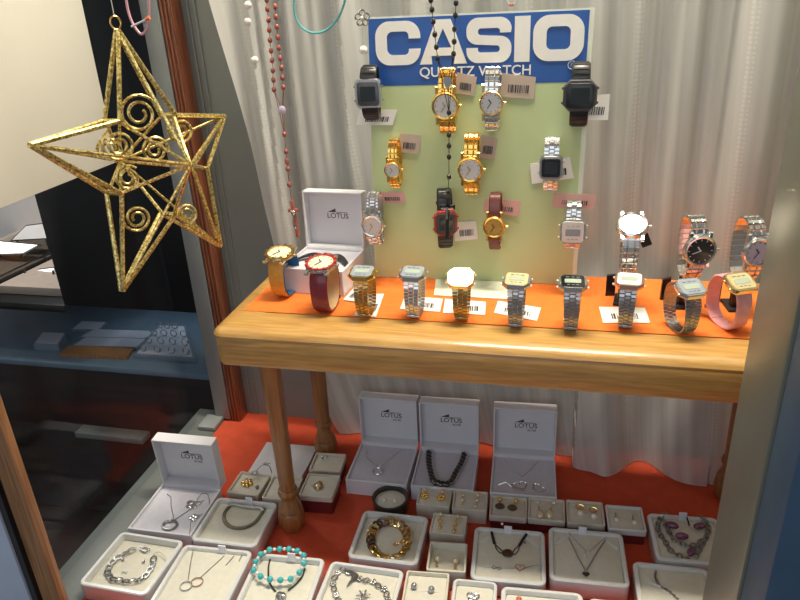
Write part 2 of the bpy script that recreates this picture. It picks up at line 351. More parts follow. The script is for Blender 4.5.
rt, rp = tray_at('ring_tray', 'wide ring tray with rows of rings at the right end of the blue-grey shelf', [(134,358),(196,362),(186,328),(160,327)], .008, 'blue_tray')
k = 0
for r_ in range(4):
    for c_ in range(4-(r_ > 2)):
        s, t = (c_+.5)/4, (r_+.45)/4
        p = rp[0].lerp(rp[1], s).lerp(rp[3].lerp(rp[2], s), t) + EZ*.0185; b = NB()
        tube(b, [p+V((.0085*cos(a*pi/7), 0, .0085*sin(a*pi/7))) for a in range(14)], .0014, 6, closed=True)
        tag(finish(b, 'finger_ring', 'oxid_silver', loc=p), 'silver ring standing in the wide tray at the right of the blue-grey shelf', 'ring', 'rings in the wide ring tray')
# cards and stands at the far left; the bright cards glow by emission
def slab(name, label, q, y, th, m, cat):
    pts = [ony(u, v, y) for u, v in q]; b = NB(); loft(b, [[p+EY*a for p in pts] for a in (0, th)]); return tag(finish(b, name, m, smooth=False), label, cat)
slab('backdrop_panel', 'pale wall panel behind the white cards at the far left', [(-40,262),(46,250),(37,190),(-40,205)], .75, .02, 'room_white', 'panel')
def card(name, label, q, z, th, m, cat):
    pts = [onz(u, v, z) for u, v in q]; b = NB(); loft(b, [[p+EZ*a for p in pts] for a in (-th, 0)]); return tag(finish(b, name, m, smooth=False), label, cat)
card('counter_slab', 'pinkish counter top under the glowing cards at the far left', [(-10,303),(60,303),(58,286),(-10,284)], .139, .0, 'room_white', 'counter') if 0 else None
lc = thing('lit_counter', 'pale counter with a dark rail at the far left beyond the glass', 'counter', (-1.3,.75,.1385))
b = NB(); pa = ony(-10,288,.33); pb = onz(69,250,pa.z); box(b, -1.52, pa.x, .36, .85, .161, pa.z-.008, .003); box(b, -1.5, -1.05, .345, .84, .139, .161, .002); finish(b, 'top', 'paper_tan', lc, world=True)
b = NB(); tube(b, [pa, pb], .009, 8); finish(b, 'rail', 'black_metal', lc, world=True)
b = NB(); tube(b, [pa+V((-.012,0,.012)), pb+V((-.012,0,.012))], .0025, 8); finish(b, 'rail_strip', 'silver', lc, world=True)
for nm, lb, q, y in (('display_card', 'bright white card lying lowest at the far left beyond the glass', [(22,284),(57,284),(53,268),(38,270)], .42),
                 ('display_card', 'bright white card above the dark rail at the far left', [(-6,254),(22,253),(37,245),(-6,241)], .50),
                 ('display_card', 'cream card lying beside the black tray at the far left', [(12,240),(47,238),(42,224),(26,226)], .55)):
    t = thing(nm, lb, 'card', ony(*q[0], y)); pts = [ony(u, v, y+(.03 if i > 1 else 0)) for i, (u, v) in enumerate(q)]; n = V((0,.9,-.3)).normalized()
    b = NB(); loft(b, [[p+n*a for p in pts] for a in (0, .003)]); finish(b, 'sheet', 'glow_white' if 'bright' in lb else 'room_white', t, world=True, smooth=False)
    c = sum(pts, V())/4; b = NB(); loft(b, [[c+(p-c)*1.16+n*a for p in pts] for a in (.0035, .010)]); finish(b, 'frame', 'black_metal', t, world=True, smooth=False)
    b = NB()
    for u_ in (0, 1): tube(b, [pts[u_]+n*.006+EX*(.01 if u_ == 0 else -.01), V((pts[u_].x+(.01 if u_ == 0 else -.01), pts[u_].y+.01, .171))], .003, 6)
    finish(b, 'stand', 'black_metal', t, world=True)

# ================================================================== TABLE
TX0, TX1, TY0, TY1 = -.3460, .457, -.2028, .0434
TB = thing('display_table', 'small oak display table with turned legs and an orange felt top', 'table', ((TX0+TX1)/2, (TY0+TY1)/2, 0))
def tring(d, z, r): return [V((x, y, z)) for x, y in rrect(TX1-TX0-2*d, TY1-TY0-2*d, max(.003, r-d), 6, (TX0+TX1)/2, (TY0+TY1)/2)]
prof = [(.058,H-.004),(.058,H+.0003),(.046,H+.0006),(.030,H+.0004),(.020,H-.0003),(.012,H-.0018),(.006,H-.0045),(.002,H-.008),(.0,H-.012),(.0012,H-.0145),(.004,H-.0155)]
b = NB(); loft(b, [tring(d, z, .018) for d, z in prof] + [tring(.05, H-.0155, .018)], True, True); finish(b, 'tabletop', 'oak', TB, world=True)
b = NB(); loft(b, [tring(d, z, .016) for d, z in ((.0045,H-.0156),(.0030,H-.018),(.0030,H-.054),(.0055,H-.0595),(.012,H-.0605),(.024,H-.0605))]); finish(b, 'apron', 'oak', TB, world=True)
b = NB(); fx0, fx1, fy0 = -.319, TX1-.018, TY0+.0595
loft(b, [[V((x,y,z)) for x, y in rrect(fx1-fx0, .0385-fy0, .004, 3, (fx0+fx1)/2, (fy0+.0385)/2)] for z in (H-.003, H+.0012)]); finish(b, 'felt_top', 'orange_felt', TB, world=True, smooth=False)
TZ = H+.0013
legp = [(.0150,H-.061),(.0152,.300),(.0140,.20),(.0124,.086),(.0122,.0800),(.0146,.0790),(.0162,.0740),(.0154,.0690),(.0130,.0665),(.0124,.0630),(.0130,.0580),(.0152,.0520),(.0182,.0450),(.0194,.0400),(.0180,.0380),(.0196,.0365),(.0214,.0270),(.0208,.0150),(.0184,.0065),(.0165,.0015)]
for lx, ly in ((-.2755,-.172),(-.2800,.017),(.410,-.172),(.410,.017)):
    b = NB(); lathe(b, legp, 32, frame3(V((lx,ly,0)), EX, EY, EZ)); finish(b, 'leg', 'oak_leg', TB, world=True)

# ================================================================== DISPLAY BOARD WITH THE LETTERING
SW, SH = .30, .3808
sn = V((0, -1, .0525)).normalized(); su = V((0, .0525, 1)).normalized()
SO = V((0, .004, TZ+.0005))
SG = thing('display_board', 'tall card sign with white lettering on a blue band over pale green', 'sign', SO)
TS = frame3(V((0,0,0)), EX, su, sn)                # x along, y up, z out of the board
def SP(u, v, out=0): return onp(u, v, SO+sn*(.0026+out), sn)   # a point on (or in front of) the board face
def sl(u, v): p = SP(u, v)-SO; return p.dot(EX), p.dot(su)
b = NB(); stack(b, TS, [(-SW/2-.009,0),(SW/2,0),(SW/2+.003,SH),(-SW/2-.001,SH)], [(1,0),(1,.002)]); finish(b, 'backing', 'sign_edge', SG, smooth=False)
yb = sl(480, 84)[1]
b = NB(); loft(b, [[TS(x,y,z) for x,y in ((-SW/2-.008,.001),(SW/2-.006,.001),(SW/2-.004,yb),(-SW/2-.002,yb))] for z in (.002,.0024)]); finish(b, 'green_panel', 'sign_green', SG, smooth=False)
b = NB(); loft(b, [[TS(x,y,z) for x,y in ((-SW/2-.002,yb),(SW/2-.004,yb),(SW/2-.003,SH-.0025),(-SW/2,SH-.0025))] for z in (.002,.0026)]); finish(b, 'blue_band', 'sign_blue', SG, smooth=False)
def arc(cx, cy, r, a0, a1, n=7, ry=None): return [(cx+r*cos(radians(a0+(a1-a0)*i/n)), cy+(ry or r)*sin(radians(a0+(a1-a0)*i/n))) for i in range(n+1)]
CH = .0575; y0 = sl(480, 63)[1]
def LC(w, h): # C
    t, s = .0165, .0135; r, q = .020, .008
    return [[(w,h*.60)]+arc(w-r,h-r,r,0,90)+arc(r,h-r,r,90,180)+arc(r,r,r,180,270)+arc(w-r,r,r,270,360)+[(w,h*.37),(w-t,h*.37)]+arc(w-t-q+.002,s+q-.002,q-.002,0,-90)+arc(t+q,s+q,q,-90,-180)+arc(t+q,h-s-q,q,180,90)+arc(w-t-q+.002,h-s-q+.002,q-.002,90,0)+[(w-t,h*.60)]]
def LA(w, h):
    return [[(0,0),(w*.35,h),(w*.66,h),(w,0),(w-.018,0),(w*.755,h*.19),(w*.25,h*.19),(.0175,0)], [(w*.33,h*.37),(w*.675,h*.37),(w*.50,h*.80)]]
def LS(w, h):
    t = .0135; r = .0155; m = h/2; q = .004; tw = .0155
    return [[(w-.001,h*.66)]+arc(w-r,h-r,r,5,90)+arc(r,h-r,r,90,180)+arc(r,m-t/2+r,r,180,270,ry=r*.9)+arc(w-tw-q,m-t/2-q,q,90,0)+arc(w-tw-q,t+q,q,0,-90)+arc(tw+q,t+q,q,-90,-180)+[(tw,h*.34),(0,h*.34)]+arc(r,r,r,185,270)+arc(w-r,r,r,270,360)+arc(w-r,m+t/2-r,r,0,90,ry=r*.9)+arc(tw+q,m+t/2+q,q,270,180)+arc(tw+q,h-t-q,q,180,90)+arc(w-tw-q,h-t-q,q,90,0)+[(w-tw,h*.66)]]
def LO(w, h):
    r, q = .021, .007; t, s = .0175, .0145
    return [arc(w-r,h-r,r,0,90)+arc(r,h-r,r,90,180)+arc(r,r,r,180,270)+arc(w-r,r,r,270,360), arc(w-t-q,h-s-q,q,0,90)+arc(t+q,h-s-q,q,90,180)+arc(t+q,s+q,q,180,270)+arc(w-t-q,s+q,q,270,360)]
def LI(w, h): return [[(0,0),(w,0),(w,h),(0,h)]]
def sx_(u, v=42): return sl(u, v)[0]
for fn, u0, u1 in ((LC,375.5,420.5),(LA,419.5,467),(LS,466.5,511.5),(LI,514.5,530),(LO,533,584)):
    x0, x1 = sx_(u0), sx_(u1); bm = shapes(fn(x1-x0, CH), .0004)
    for v in bm.verts: v.co = TS(v.co.x+x0, v.co.y+y0, v.co.z+.0031)
    finish(bm, 'letter', 'sign_white', SG, smooth=False)
xq = (sx_(420,70)+sx_(531,70))/2; yq = sl(476, 71.5)[1]
o = textmesh('QUARTZ WATCH', .0185, lambda x, y, z: TS(x+xq, y+yq, z+.0031), 'small_lettering', 'sign_white', SG, off=.0001, sx=1.0)
wd = max(v.co.x for v in o.data.vertices)-min(v.co.x for v in o.data.vertices)
sc_ = (sx_(531,70)-sx_(420,70))/wd
for v in o.data.vertices: v.co.x = xq+(v.co.x-xq)*sc_
xr, yr = sl(572, 65)
textmesh('R', .007, lambda x, y, z: TS(x+xr, y+yr, z+.0031), 'registered_mark', 'sign_pale', SG)
b = NB(); tube(b, [TS(xr+.0052*cos(a*pi/12), yr+.0052*sin(a*pi/12), .0031) for a in range(24)], .0006, 5, closed=True); finish(b, 'mark_ring', 'sign_pale', SG)
b = NB(); pts = [onz(u, v, TZ) for u, v in ((434,296),(509,300),(511,283),(436,280))]; loft(b, [[p-SO+EZ*(a-.0) for p in pts] for a in (0.0002,.0016)]); finish(b, 'foot_flap', 'sign_edge', SG, smooth=False)

# ================================================================== WATCHES
def superell(a, ry, rz, e=2.5):
    c, s = cos(a), sin(a); k = (abs(c)**e+abs(s)**e)**(-1/e); return -ry*k*c, rz*k*s
def watch(name, label, loc, yaw=0, th=0, ry=.019, rz=.03, W=.03, L=.034, kind='round', strap='links', sw=(.018,.014), cm='silver', sm='silver', dial='dial_white', bezel=None, pitchx=0, tagq=None, tagm='paper', group='', inner=None, lcdm='lcd', sub=None, ctr=False, hands='print_dark', shape=None, thick=.0075, plate=None, bar=True, extra=None, ik=.96):
    """the strap runs round a loop in the local y-z plane; th tells where on it the case sits"""
    t = thing(name, label, 'watch', loc, yaw, group)
    zc = 0 if ctr else rz
    def LP(a): y, z = superell(a, ry, rz); return V((0, y, zc+z))
    N = 360; a0 = radians(th); P = [LP(a0+2*pi*i/N) for i in range(N+1)]
    Ls = [0]
    for a, c in zip(P, P[1:]): Ls.append(Ls[-1]+(c-a).length)
    tot = Ls[-1]
    def at(s):
        s %= tot; lo = 0
        import bisect
        lo = max(0, bisect.bisect_right(Ls, s)-1); lo = min(lo, N-1)
        q = (s-Ls[lo])/max(1e-9, Ls[lo+1]-Ls[lo]); p = P[lo].lerp(P[lo+1], q); d = (P[(lo+3) % N]-P[(lo-2) % N]).normalized(); return p, d, EX.cross(d).normalized()
    p, et, en = at(0)
    en = -en if en.dot(p-V((0,0,zc))) < 0 else en
    if EX.cross(et).dot(en) < 0: et = -et
    sgn = 1 if (P[5]-P[0]).dot(et) > 0 else -1
    T = frame3(p-en*.001, EX, et, en)
    # case
    if kind == 'round':
        ol = circ(W/2, 40)
        b = NB(); stack(b, T, ol, [(.86,0),(1,.0015),(1,thick*.6),(.95,thick*.85)])
        for sy in (-1, 1):
            for sx in (-1, 1): obox(b, T(sx*sw[0]*.56, sy*(L/2+.0005), thick*.35), EX, (et*1+en*(-.25*sy)*sy*0).normalized(), en, sw[0]*.2, .011, .004)
        cs = finish(b, 'case', cm, t)
        b = NB(); n = 40; rs = []
        for rr, zz in ((.97,thick*.55),(.97,thick*.95),(.90,thick*1.12),(.80,thick*1.02),(.80,thick*.8)): rs.append([T(x*rr, y*rr, zz) for x, y in ol])
        rs.append(rs[0]); loft(b, rs, False, False)
        if bezel and shape == 'toothed':
            for i in range(12): a = i*pi/6; q = T(W*.47*cos(a), W*.47*sin(a), thick*1.05); obox(b, q, (EX*cos(a)+et*sin(a)), (EX*-sin(a)+et*cos(a)), en, W*.09, W*.10, .0022)
        finish(b, 'bezel', bezel or cm, t)
        dl = NB(); stack(dl, T, circ(W*.405, 40), [(1,thick*.8),(1,thick*.9)]); d = finish(dl, 'dial', dial, t); z = thick*.93
        b = NB()
        for i in range(12):
            a = i*pi/6; obox(b, T(W*.345*cos(a), W*.345*sin(a), z), (EX*cos(a)+et*sin(a)), (EX*-sin(a)+et*cos(a)), en, W*.06, W*.022, .0004)
        finish(b, 'hour_markers', hands if dial in ('dial_white','dial_cream','dial_lilac') else ('dial_white' if dial == 'dial_black' else 'print_dark'), d)
        for nm, ang, ln_, wd_ in (('hour_hand', 125, .19, .03), ('minute_hand', 235 if dial != 'dial_black' else 200, .29, .022)):
            b = NB(); a = radians(ang); dx = EX*cos(a)+et*sin(a); obox(b, T(0,0,z+.0005)+dx*(W*ln_*.4), dx, en.cross(dx), en, W*ln_, W*wd_*1.3, .0005); finish(b, nm, 'dial_white' if dial == 'dial_black' else ('gold_deep' if hands == 'gold' else 'print_dark'), d)
        b = NB(); q = T(W*.5, 0, thick*.4); tube(b, [q, q+EX*.0025, q+EX*.0035], .0019, 10); finish(b, 'crown', cm, t)
    else:
        c_ = W*.2
        if kind == 'oct': ol = [(W/2,L/2-c_),(W/2-c_,L/2),(-W/2+c_,L/2),(-W/2,L/2-c_),(-W/2,-L/2+c_),(-W/2+c_,-L/2),(W/2-c_,-L/2),(W/2,-L/2+c_)]
        else: ol = rrect(W, L, W*.2, 4)
        b = NB(); stack(b, T, ol, [(.9,0),(1,.0015),(1,thick*.6),(.93,thick)]); cs = finish(b, 'case', cm, t)
        b = NB(); stack(b, T, rrect(W*.80, L*.80, W*.12, 4), [(1,thick*.9),(1,thick*1.04),(.97,thick*1.1)])
        d = finish(b, 'face_plate', plate or 'face_grey', t); z = thick*1.1
        if lcdm:
            ly = -.02*L if sub != 'big' else 0; lh = .26 if sub != 'big' else .5
            b = NB(); q = frame3(T(0, ly, z), EX, et, en); stack(b, q, rrect(W*.56, L*lh, .0012, 3), [(1,0),(1,.0004)]); lc_ = finish(b, 'screen', lcdm, d)
        if bar and lcdm:
            b = NB()
            for yy, ww in ((.24,.50),(-.27,.42)):
                for k in range(3): obox(b, T((k-1)*W*ww*.36, L*yy, z+.0002), EX, et, en, W*ww*.24, .0009, .0004)
            finish(b, 'printed_marks', 'print_blue' if plate in ('face_grey','face_gold') else 'lcd', d)
        b = NB()
        for sx in (-1, 1):
            for sy in (-1, 1): q = T(sx*W*.5, sy*L*.23, thick*.4); tube(b, [q-EX*(sx*.001), q+EX*(sx*.0018)], .0015, 8)
        finish(b, 'buttons', cm, t)
    if extra: extra(t, T, EX, et, en, W, L, thick)
    # strap
    s0 = L*.44; s1 = tot-L*.44
    def wid(s): q = abs(s-tot/2)/(tot/2-s0); return sw[1]+(sw[0]-sw[1])*min(1, max(0, q))**1.3
    if strap in ('links','casio','oyster'):
        pit = {'links':.0044,'casio':.0046,'oyster':.0072}[strap]; n = int((s1-s0)/pit); b = NB()
        for i in range(n+1):
            s = s0+(s1-s0)*i/n; pp, dd, nn = at(s); nn = nn if nn.dot(pp-V((0,0,zc))) > 0 else -nn; w = wid(s); ln_ = (s1-s0)/n
            if strap == 'casio':
                for k in (-1, 0, 1): obox(b, pp+EX*(k*w*.335)+dd*(ln_*.5 if k == 0 else 0)+nn*.0002, EX, dd, nn, w*.32, ln_*.86, .0019, .84)
            elif strap == 'oyster':
                for k, f_ in ((-1,.27),(0,.42),(1,.27)): obox(b, pp+EX*(k*w*.36)+nn*.0002, EX, dd, nn, w*f_, ln_*.86, .0032, .72)
            else:
                for k, f_ in ((-1.55,.2),(-.5,.13),(0,.13),(.5,.13),(1.55,.2)):
                    obox(b, pp+EX*(k*w*.24)+dd*(ln_*.5 if abs(k) < 1 else 0)+nn*.0002, EX, dd, nn, w*f_*1.18, ln_*.84, .0026, .7)
        finish(b, 'bracelet', sm, t)
    else:
        def ribbon(s_a, s_b, m, o0, o1, nm, k=1, n=64):
            b = NB(); rs = []
            for i in range(n+1):
                s = s_a+(s_b-s_a)*i/n; pp, dd, nn = at(s); nn = nn if nn.dot(pp-V((0,0,zc))) > 0 else -nn; w = wid(s)*k
                tp = .0002 if nm == 'x' else 0
                rs.append([pp+EX*x+nn*o for x, o in ((-w/2,o0),(w/2,o0),(w/2,o1*.5+o0*.5),(w*.42,o1),(-w*.42,o1),(-w/2,o1*.5+o0*.5))])
            loft(b, rs); return b
        hh = .0026
        for (sa, sb) in ((s0-.003, tot/2), (tot/2+.0005, s1+.003)):
            b = ribbon(sa, sb, sm, 0, hh, 's')
            if strap == 'resin':
                for i in range(5):
                    s = (sa+.006+i*.006) if sa < tot/2-1e-6 else (sb-.006-i*.006); pp, dd, nn = at(s); nn = nn if nn.dot(pp-V((0,0,zc))) > 0 else -nn
                    obox(b, pp+nn*(hh+.0003), EX, dd, nn, wid(s)*.8, .0028, .0012)
            finish(b, 'strap', sm, t)
        if inner:
            b = ribbon(s0, s1, inner, -.0014, -.0001, 's', ik); finish(b, 'lining', inner, t)
        pp, dd, nn = at(tot*.42); nn = nn if nn.dot(pp-V((0,0,zc))) > 0 else -nn
        b = NB(); w = wid(tot*.42)*1.15; obox(b, pp+nn*.0036, EX, dd, nn, w, .005, .0015); finish(b, 'buckle', cm, t)
    # price tag
    if tagq:
        for k, (q, plane) in enumerate(tagq):
            if plane == 'sign': pts = [SP(u, v, .0008) for u, v in q]; nn = sn
            else: pts = [onz(u, v, TZ+.0006+.0009*k) for u, v in q]; nn = EZ
            R_ = Matrix.Rotation(-yaw, 3, 'Z'); pl = [R_@(p_-V(loc)) for p_ in pts]; nl = R_@nn
            b = NB(); loft(b, [[p_+nl*a for p_ in pl] for a in (0, .0005)]); tg = finish(b, 'price_tag', tagm, t, smooth=False)
            b = NB(); e1, e2 = pl[1]-pl[0], pl[3]-pl[0]
            x = .22
            while x < .82:
                w_ = random.choice((.015,.03,.045)); o_ = pl[0]+nl*.0006
                loft(b, [[o_+e1*xx+e2*yy+nl*a for xx, yy in ((x,.22),(x+w_,.22),(x+w_,.55),(x,.55))] for a in (0,.0002)]); x += w_+random.choice((.015,.03))
            finish(b, 'barcode', 'print_dark', tg, smooth=False)
    return t
def onsign(u, v, d): return SP(u, v, d)
GS = 'watches mounted on the display board'; GF = 'watches standing along the front of the table'
def sw_(label, u, v, ry, rz, **k):
    th = k.get('th', 0)
    return watch('wrist_watch', label, onsign(u, v, 2*ry+.009)-sn*(ry+.0055), ctr=True, ry=ry, rz=rz, group=GS, **k)
sw_('black digital watch with grey square case, upper left of the sign', 367, 94, .016,.034, yaw=radians(4), th=2, W=.038, L=.040, kind='rr', strap='resin', sw=(.024,.019), cm='silver', sm='black_plastic', plate='dark_grey_plastic', lcdm='lcd_dark', sub='big', bar=False, tagq=[([(356,125),(393,125),(397,110),(360,110)],'sign')])
sw_('gold watch with silver dial just below the first letters, crossed by black beads', 445, 103, .017,.042, th=-4, W=.038, L=.040, strap='oyster', sw=(.021,.019), cm='gold', sm='gold', hands='gold', tagq=[([(455,93),(474,96),(477,77),(457,72)],'sign')], tagm='paper_tan')
sw_('two-tone steel watch with silver dial near the middle top of the sign', 491, 101, .017,.040, th=-2, W=.033, L=.036, strap='oyster', sw=(.019,.017), cm='gold_pale', sm='silver', tagq=[([(500,97),(534,99),(536,77),(502,73)],'sign')], tagm='paper_tan')
sw_('large black digital watch at the upper right corner of the sign', 580, 96, .018,.038, th=2, W=.043, L=.040, kind='oct', strap='resin', sw=(.024,.022), cm='dark_grey_plastic', sm='black_plastic', plate='black_plastic', lcdm='lcd_dark', sub='big', bar=False, tagq=[([(580,120),(608,120),(610,94),(584,96)],'sign')])
sw_('small gold watch with silver dial on the left of the sign', 392, 166, .016,.034, th=-8, W=.025, L=.026, strap='oyster', sw=(.014,.012), cm='gold', sm='gold', hands='gold', tagq=[([(398,152),(419,154),(421,135),(400,133)],'sign')], tagm='paper_tan')
sw_('gold watch with white dial in the middle row of the sign', 470, 167, .017,.042, th=-4, W=.036, L=.036, strap='oyster', sw=(.020,.017), cm='gold', sm='gold', hands='gold', tagq=[([(478,158),(494,160),(498,138),(482,134)],'sign')], tagm='paper_tan')
sw_('silver digital watch with square black face on the right of the sign', 551, 167, .017,.036, th=0, W=.031, L=.032, kind='rr', strap='casio', sw=(.021,.018), cm='steel', sm='silver', plate='face_black', lcdm='lcd_dark', sub='big', bar=False, tagq=[([(532,184),(574,178),(570,157),(530,164)],'sign')])
sw_('silver link watch with pale dial at the lower left of the sign', 372, 222, .017,.040, th=-8, W=.034, L=.034, strap='links', sw=(.020,.016), cm='silver', sm='silver', hands='gold', tagq=[([(380,203),(406,203),(404,192),(378,192)],'sign')], tagm='paper_pink')
def redgold(t, T, ex, et, en, W, L, th_):
    b = NB(); obox(b, T(W*.08, 0, th_+.002), ex, et, en, W*.17, L*1.1, .0015); finish(b, 'retaining_band', 'black_plastic', t)
sw_('black and red digital watch turned sideways in the lower middle of the sign', 442, 222, .017,.042, yaw=radians(14), th=-2, W=.034, L=.038, kind='oct', strap='resin', sw=(.022,.019), cm='red_resin', sm='black_plastic', plate='dark_grey_plastic', lcdm='lcd_dark', sub='big', bar=False, extra=redgold, tagq=[([(455,241),(478,239),(476,221),(454,222)],'sign')])
sw_('gold watch with brown leather strap and gold dial, lower middle of the sign', 494, 225, .017,.040, th=-3, W=.032, L=.032, strap='leather', sw=(.017,.015), cm='gold', sm='brown_leather', dial='dial_gold', tagq=[([(483,212),(519,216),(521,201),(485,198)],'sign')], tagm='paper_pink')
sw_('silver digital watch with pale lilac face at the lower right of the sign', 573, 229, .017,.034, th=-5, W=.036, L=.038, kind='oct', strap='casio', sw=(.021,.018), cm='silver', sm='silver', plate='dial_white', lcdm='face_grey', tagq=[([(552,207),(594,209),(596,195),(554,193)],'sign')], tagm='paper_pink')
# row along the front of the table
def fr(label, u, v, yaw=0, **k):
    p = onz(u, v-3, TZ+.0022); k.setdefault('ry', .021); k.setdefault('rz', .031); k.setdefault('th', 73)
    p.z = TZ+.0017
    p = p + Matrix.Rotation(yaw, 3, 'Z')@V((0, k['ry']*.25, 0))
    return watch('wrist_watch', label, p, yaw, group=GF, **k)
CAS = dict(kind='oct', strap='casio', sw=(.0215,.016), W=.036, L=.031)
fr('gold digital watch standing third from the left along the table front', 366, 318, radians(-2), cm='gold', sm='gold_deep', plate='face_grey', lcdm='lcd_green', **CAS, tagq=[([(354,316),(376,317),(384,294),(365,294)],'t'),([(343,300),(358,302),(360,286),(354,288)],'t')])
fr('silver digital watch with grey face beside the gold one on the table', 415, 319, radians(-3), cm='silver', sm='silver', plate='face_grey', lcdm='lcd_green', **CAS, tagq=[([(400,309),(440,312),(443,299),(405,296)],'t')])
fr('gold digital watch whose blank face catches the lamp glare', 462, 321, 0, th=60, cm='gold_pale', sm='gold_deep', plate='face_mirror', lcdm=None, **CAS, tagq=[([(443,313),(485,315),(486,302),(445,299)],'t')])
fr('silver digital watch with gold-coloured face on the table front', 516, 328, radians(-3), cm='silver', sm='steel', plate='face_gold', lcdm='lcd_green', **CAS, tagq=[([(494,313),(537,321),(541,308),(498,301)],'t')])
fr('silver digital watch with black face and no tag on the table front', 570, 331, radians(2), cm='silver', sm='steel', plate='face_black', lcdm='lcd_green', **CAS)
fr('rose-gold digital watch with steel bracelet on the table front', 625, 329, radians(-6), cm='rose_gold', sm='steel', plate='paper', lcdm='lcd_green', **CAS, tagq=[([(603,323),(650,323),(645,308),(599,307)],'t')])
fr('silver digital watch turned sideways, its open bracelet loop in view', 681, 334, radians(22), ry=.027, th=62, cm='silver', sm='steel', plate='face_grey', lcdm='lcd_green', **CAS)
fr('gold watch on a pink strap at the right end of the table front', 728, 329, radians(24), ry=.030, rz=.032, th=60, kind='rr', strap='leather', sw=(.021,.018), W=.036, L=.032, cm='gold_pale', sm='pink_strap', plate='face_gold', lcdm='lcd_green')
fr('watch with gold toothed bezel, yellow strap and blue lining, leftmost on the table', 285, 297, radians(-4), ry=.027, rz=.0315, th=76, W=.044, L=.041, strap='leather', sw=(.024,.021), ik=1.13, cm='gold_pale', sm='yellow_leather', inner='blue_leather', bezel='gold_deep', shape='toothed', dial='dial_cream')
fr('watch with red toothed bezel and dark red strap, second from the left', 326, 312, radians(0), ry=.027, rz=.034, th=74, W=.044, L=.040, strap='leather', sw=(.026,.024), cm='silver', sm='red_leather', inner='tan_lining', bezel='red_resin', shape='toothed', dial='dial_cream')
# back row on black clips
GB = 'watches on black clips at the back right of the table'
for lb, sl_, u, v, yw, th, dl, cmm, W_ in (
    ('silver watch with glaring face on a black clip, leftmost at the back right', 'black clip under the leftmost steel watch of the back row', 627, 277, 0, 61.5, 'face_mirror', 'silver', .041),
    ('silver watch with black dial on a black clip at the back right', 'black clip under the black-dial watch', 688, 279, 12, 6, 'dial_black', 'silver', .042),
    ('silver watch with lilac dial beside the grey window post', 'black clip under the lilac-dial watch', 743, 277, 14, 6, 'dial_lilac', 'silver', .038)):
    p = ony(u, v-7, -.055); hh_ = .034 if th > 40 else .043; p.z = TZ+hh_+.003
    watch('wrist_watch', lb, p, radians(yw), th=th, ry=.024, rz=.041, W=W_, L=.036, strap='oyster', sw=(.022,.018), cm=cmm, sm='silver', dial=dl, group=GB)
    c = thing('watch_clip', sl_, 'watch stand', (p.x, p.y, TZ), radians(yw-8), 'black watch clips')
    b = NB(); box(b, -.014, .014, -.012, .026, 0, .004, .001); finish(b, 'base', 'black_plastic', c)
    b = NB(); box(b, -.009, .009, -.004, .008, .004, hh_, .002); finish(b, 'cradle', 'black_plastic', c)
    b = NB(); loft(b, [[V((x, y, z)) for x, y in ((-.027,.020-z*.1),(-.0145,.024),(-.0145,.029),(-.027,.026-z*.1))] for z in (0, .012, .028, .032)]); finish(b, 'side_wing', 'black_plastic', c)
# black hang tag on the first clip watch
b = NB(); q = ony(645, 240, -.065); stack(b, frame3(q, V((.9,0,.4)).normalized(), V((-.4,0,.9)).normalized(), V((0,-1,0))), rrect(.013,.018,.001,2), [(1,0),(1,.001)])
tag(finish(b, 'hang_tag', 'black_plastic', loc=q), 'small black hang tag beside the glaring steel watch', 'tag')

# ================================================================== BOXES
def fitq(q, z):
    p = [onz(u, v, z) for u, v in q]; c = sum(p, V())/4
    ex = (p[1]-p[0])+(p[2]-p[3]); w = ex.length/2; ey = (p[3]-p[0])+(p[2]-p[1]); d = ey.length/2
    ex.normalize(); a = math.atan2(ex.y, ex.x); a2 = math.atan2(-ey.normalized().x, ey.normalized().y)
    return c, w, d, (a+a2)/2
def shell(b, T, w, d, h, wall, fl, r, lip=.0015):
    o = rrect(w, d, r, 5); 
    def R(dw, z): return [T(x, y, z) for x, y in rrect(w-2*dw, d-2*dw, max(.001, r-dw), 5)]
    loft(b, [R(lip*.6,0), R(0,lip), R(0,h-lip), R(lip,h), R(wall-lip*.5,h), R(wall,h-lip), R(wall,fl)])
def logo(T, s, parent, world=False, sub=True):
    b = NB(); stack(b, T, [(-.9*s,.30*s),(-.18*s,.30*s),(-.18*s,.62*s)], [(1,0),(1,.0003)])
    bm2 = [(-.18*s,.27*s),(.85*s,.27*s),(.85*s,.31*s),(-.18*s,.31*s)]; stack(b, T, bm2, [(1,0),(1,.0003)]); finish(b, 'logo_fin', 'lotus_print', parent, smooth=False)
    textmesh('LOTUS', s*.62, lambda x, y, z: T(x*1.0, y-.03*s, z+.0003), 'logo_lettering', 'lotus_print', parent, depth=.0001, sx=1.02, sp=1.0, off=.00006)
    if sub: textmesh('SILVER', s*.26, lambda x, y, z: T(x+.5*s, y-.46*s, z+.0003), 'small_logo_lettering', 'lotus_print', parent, depth=.0001)
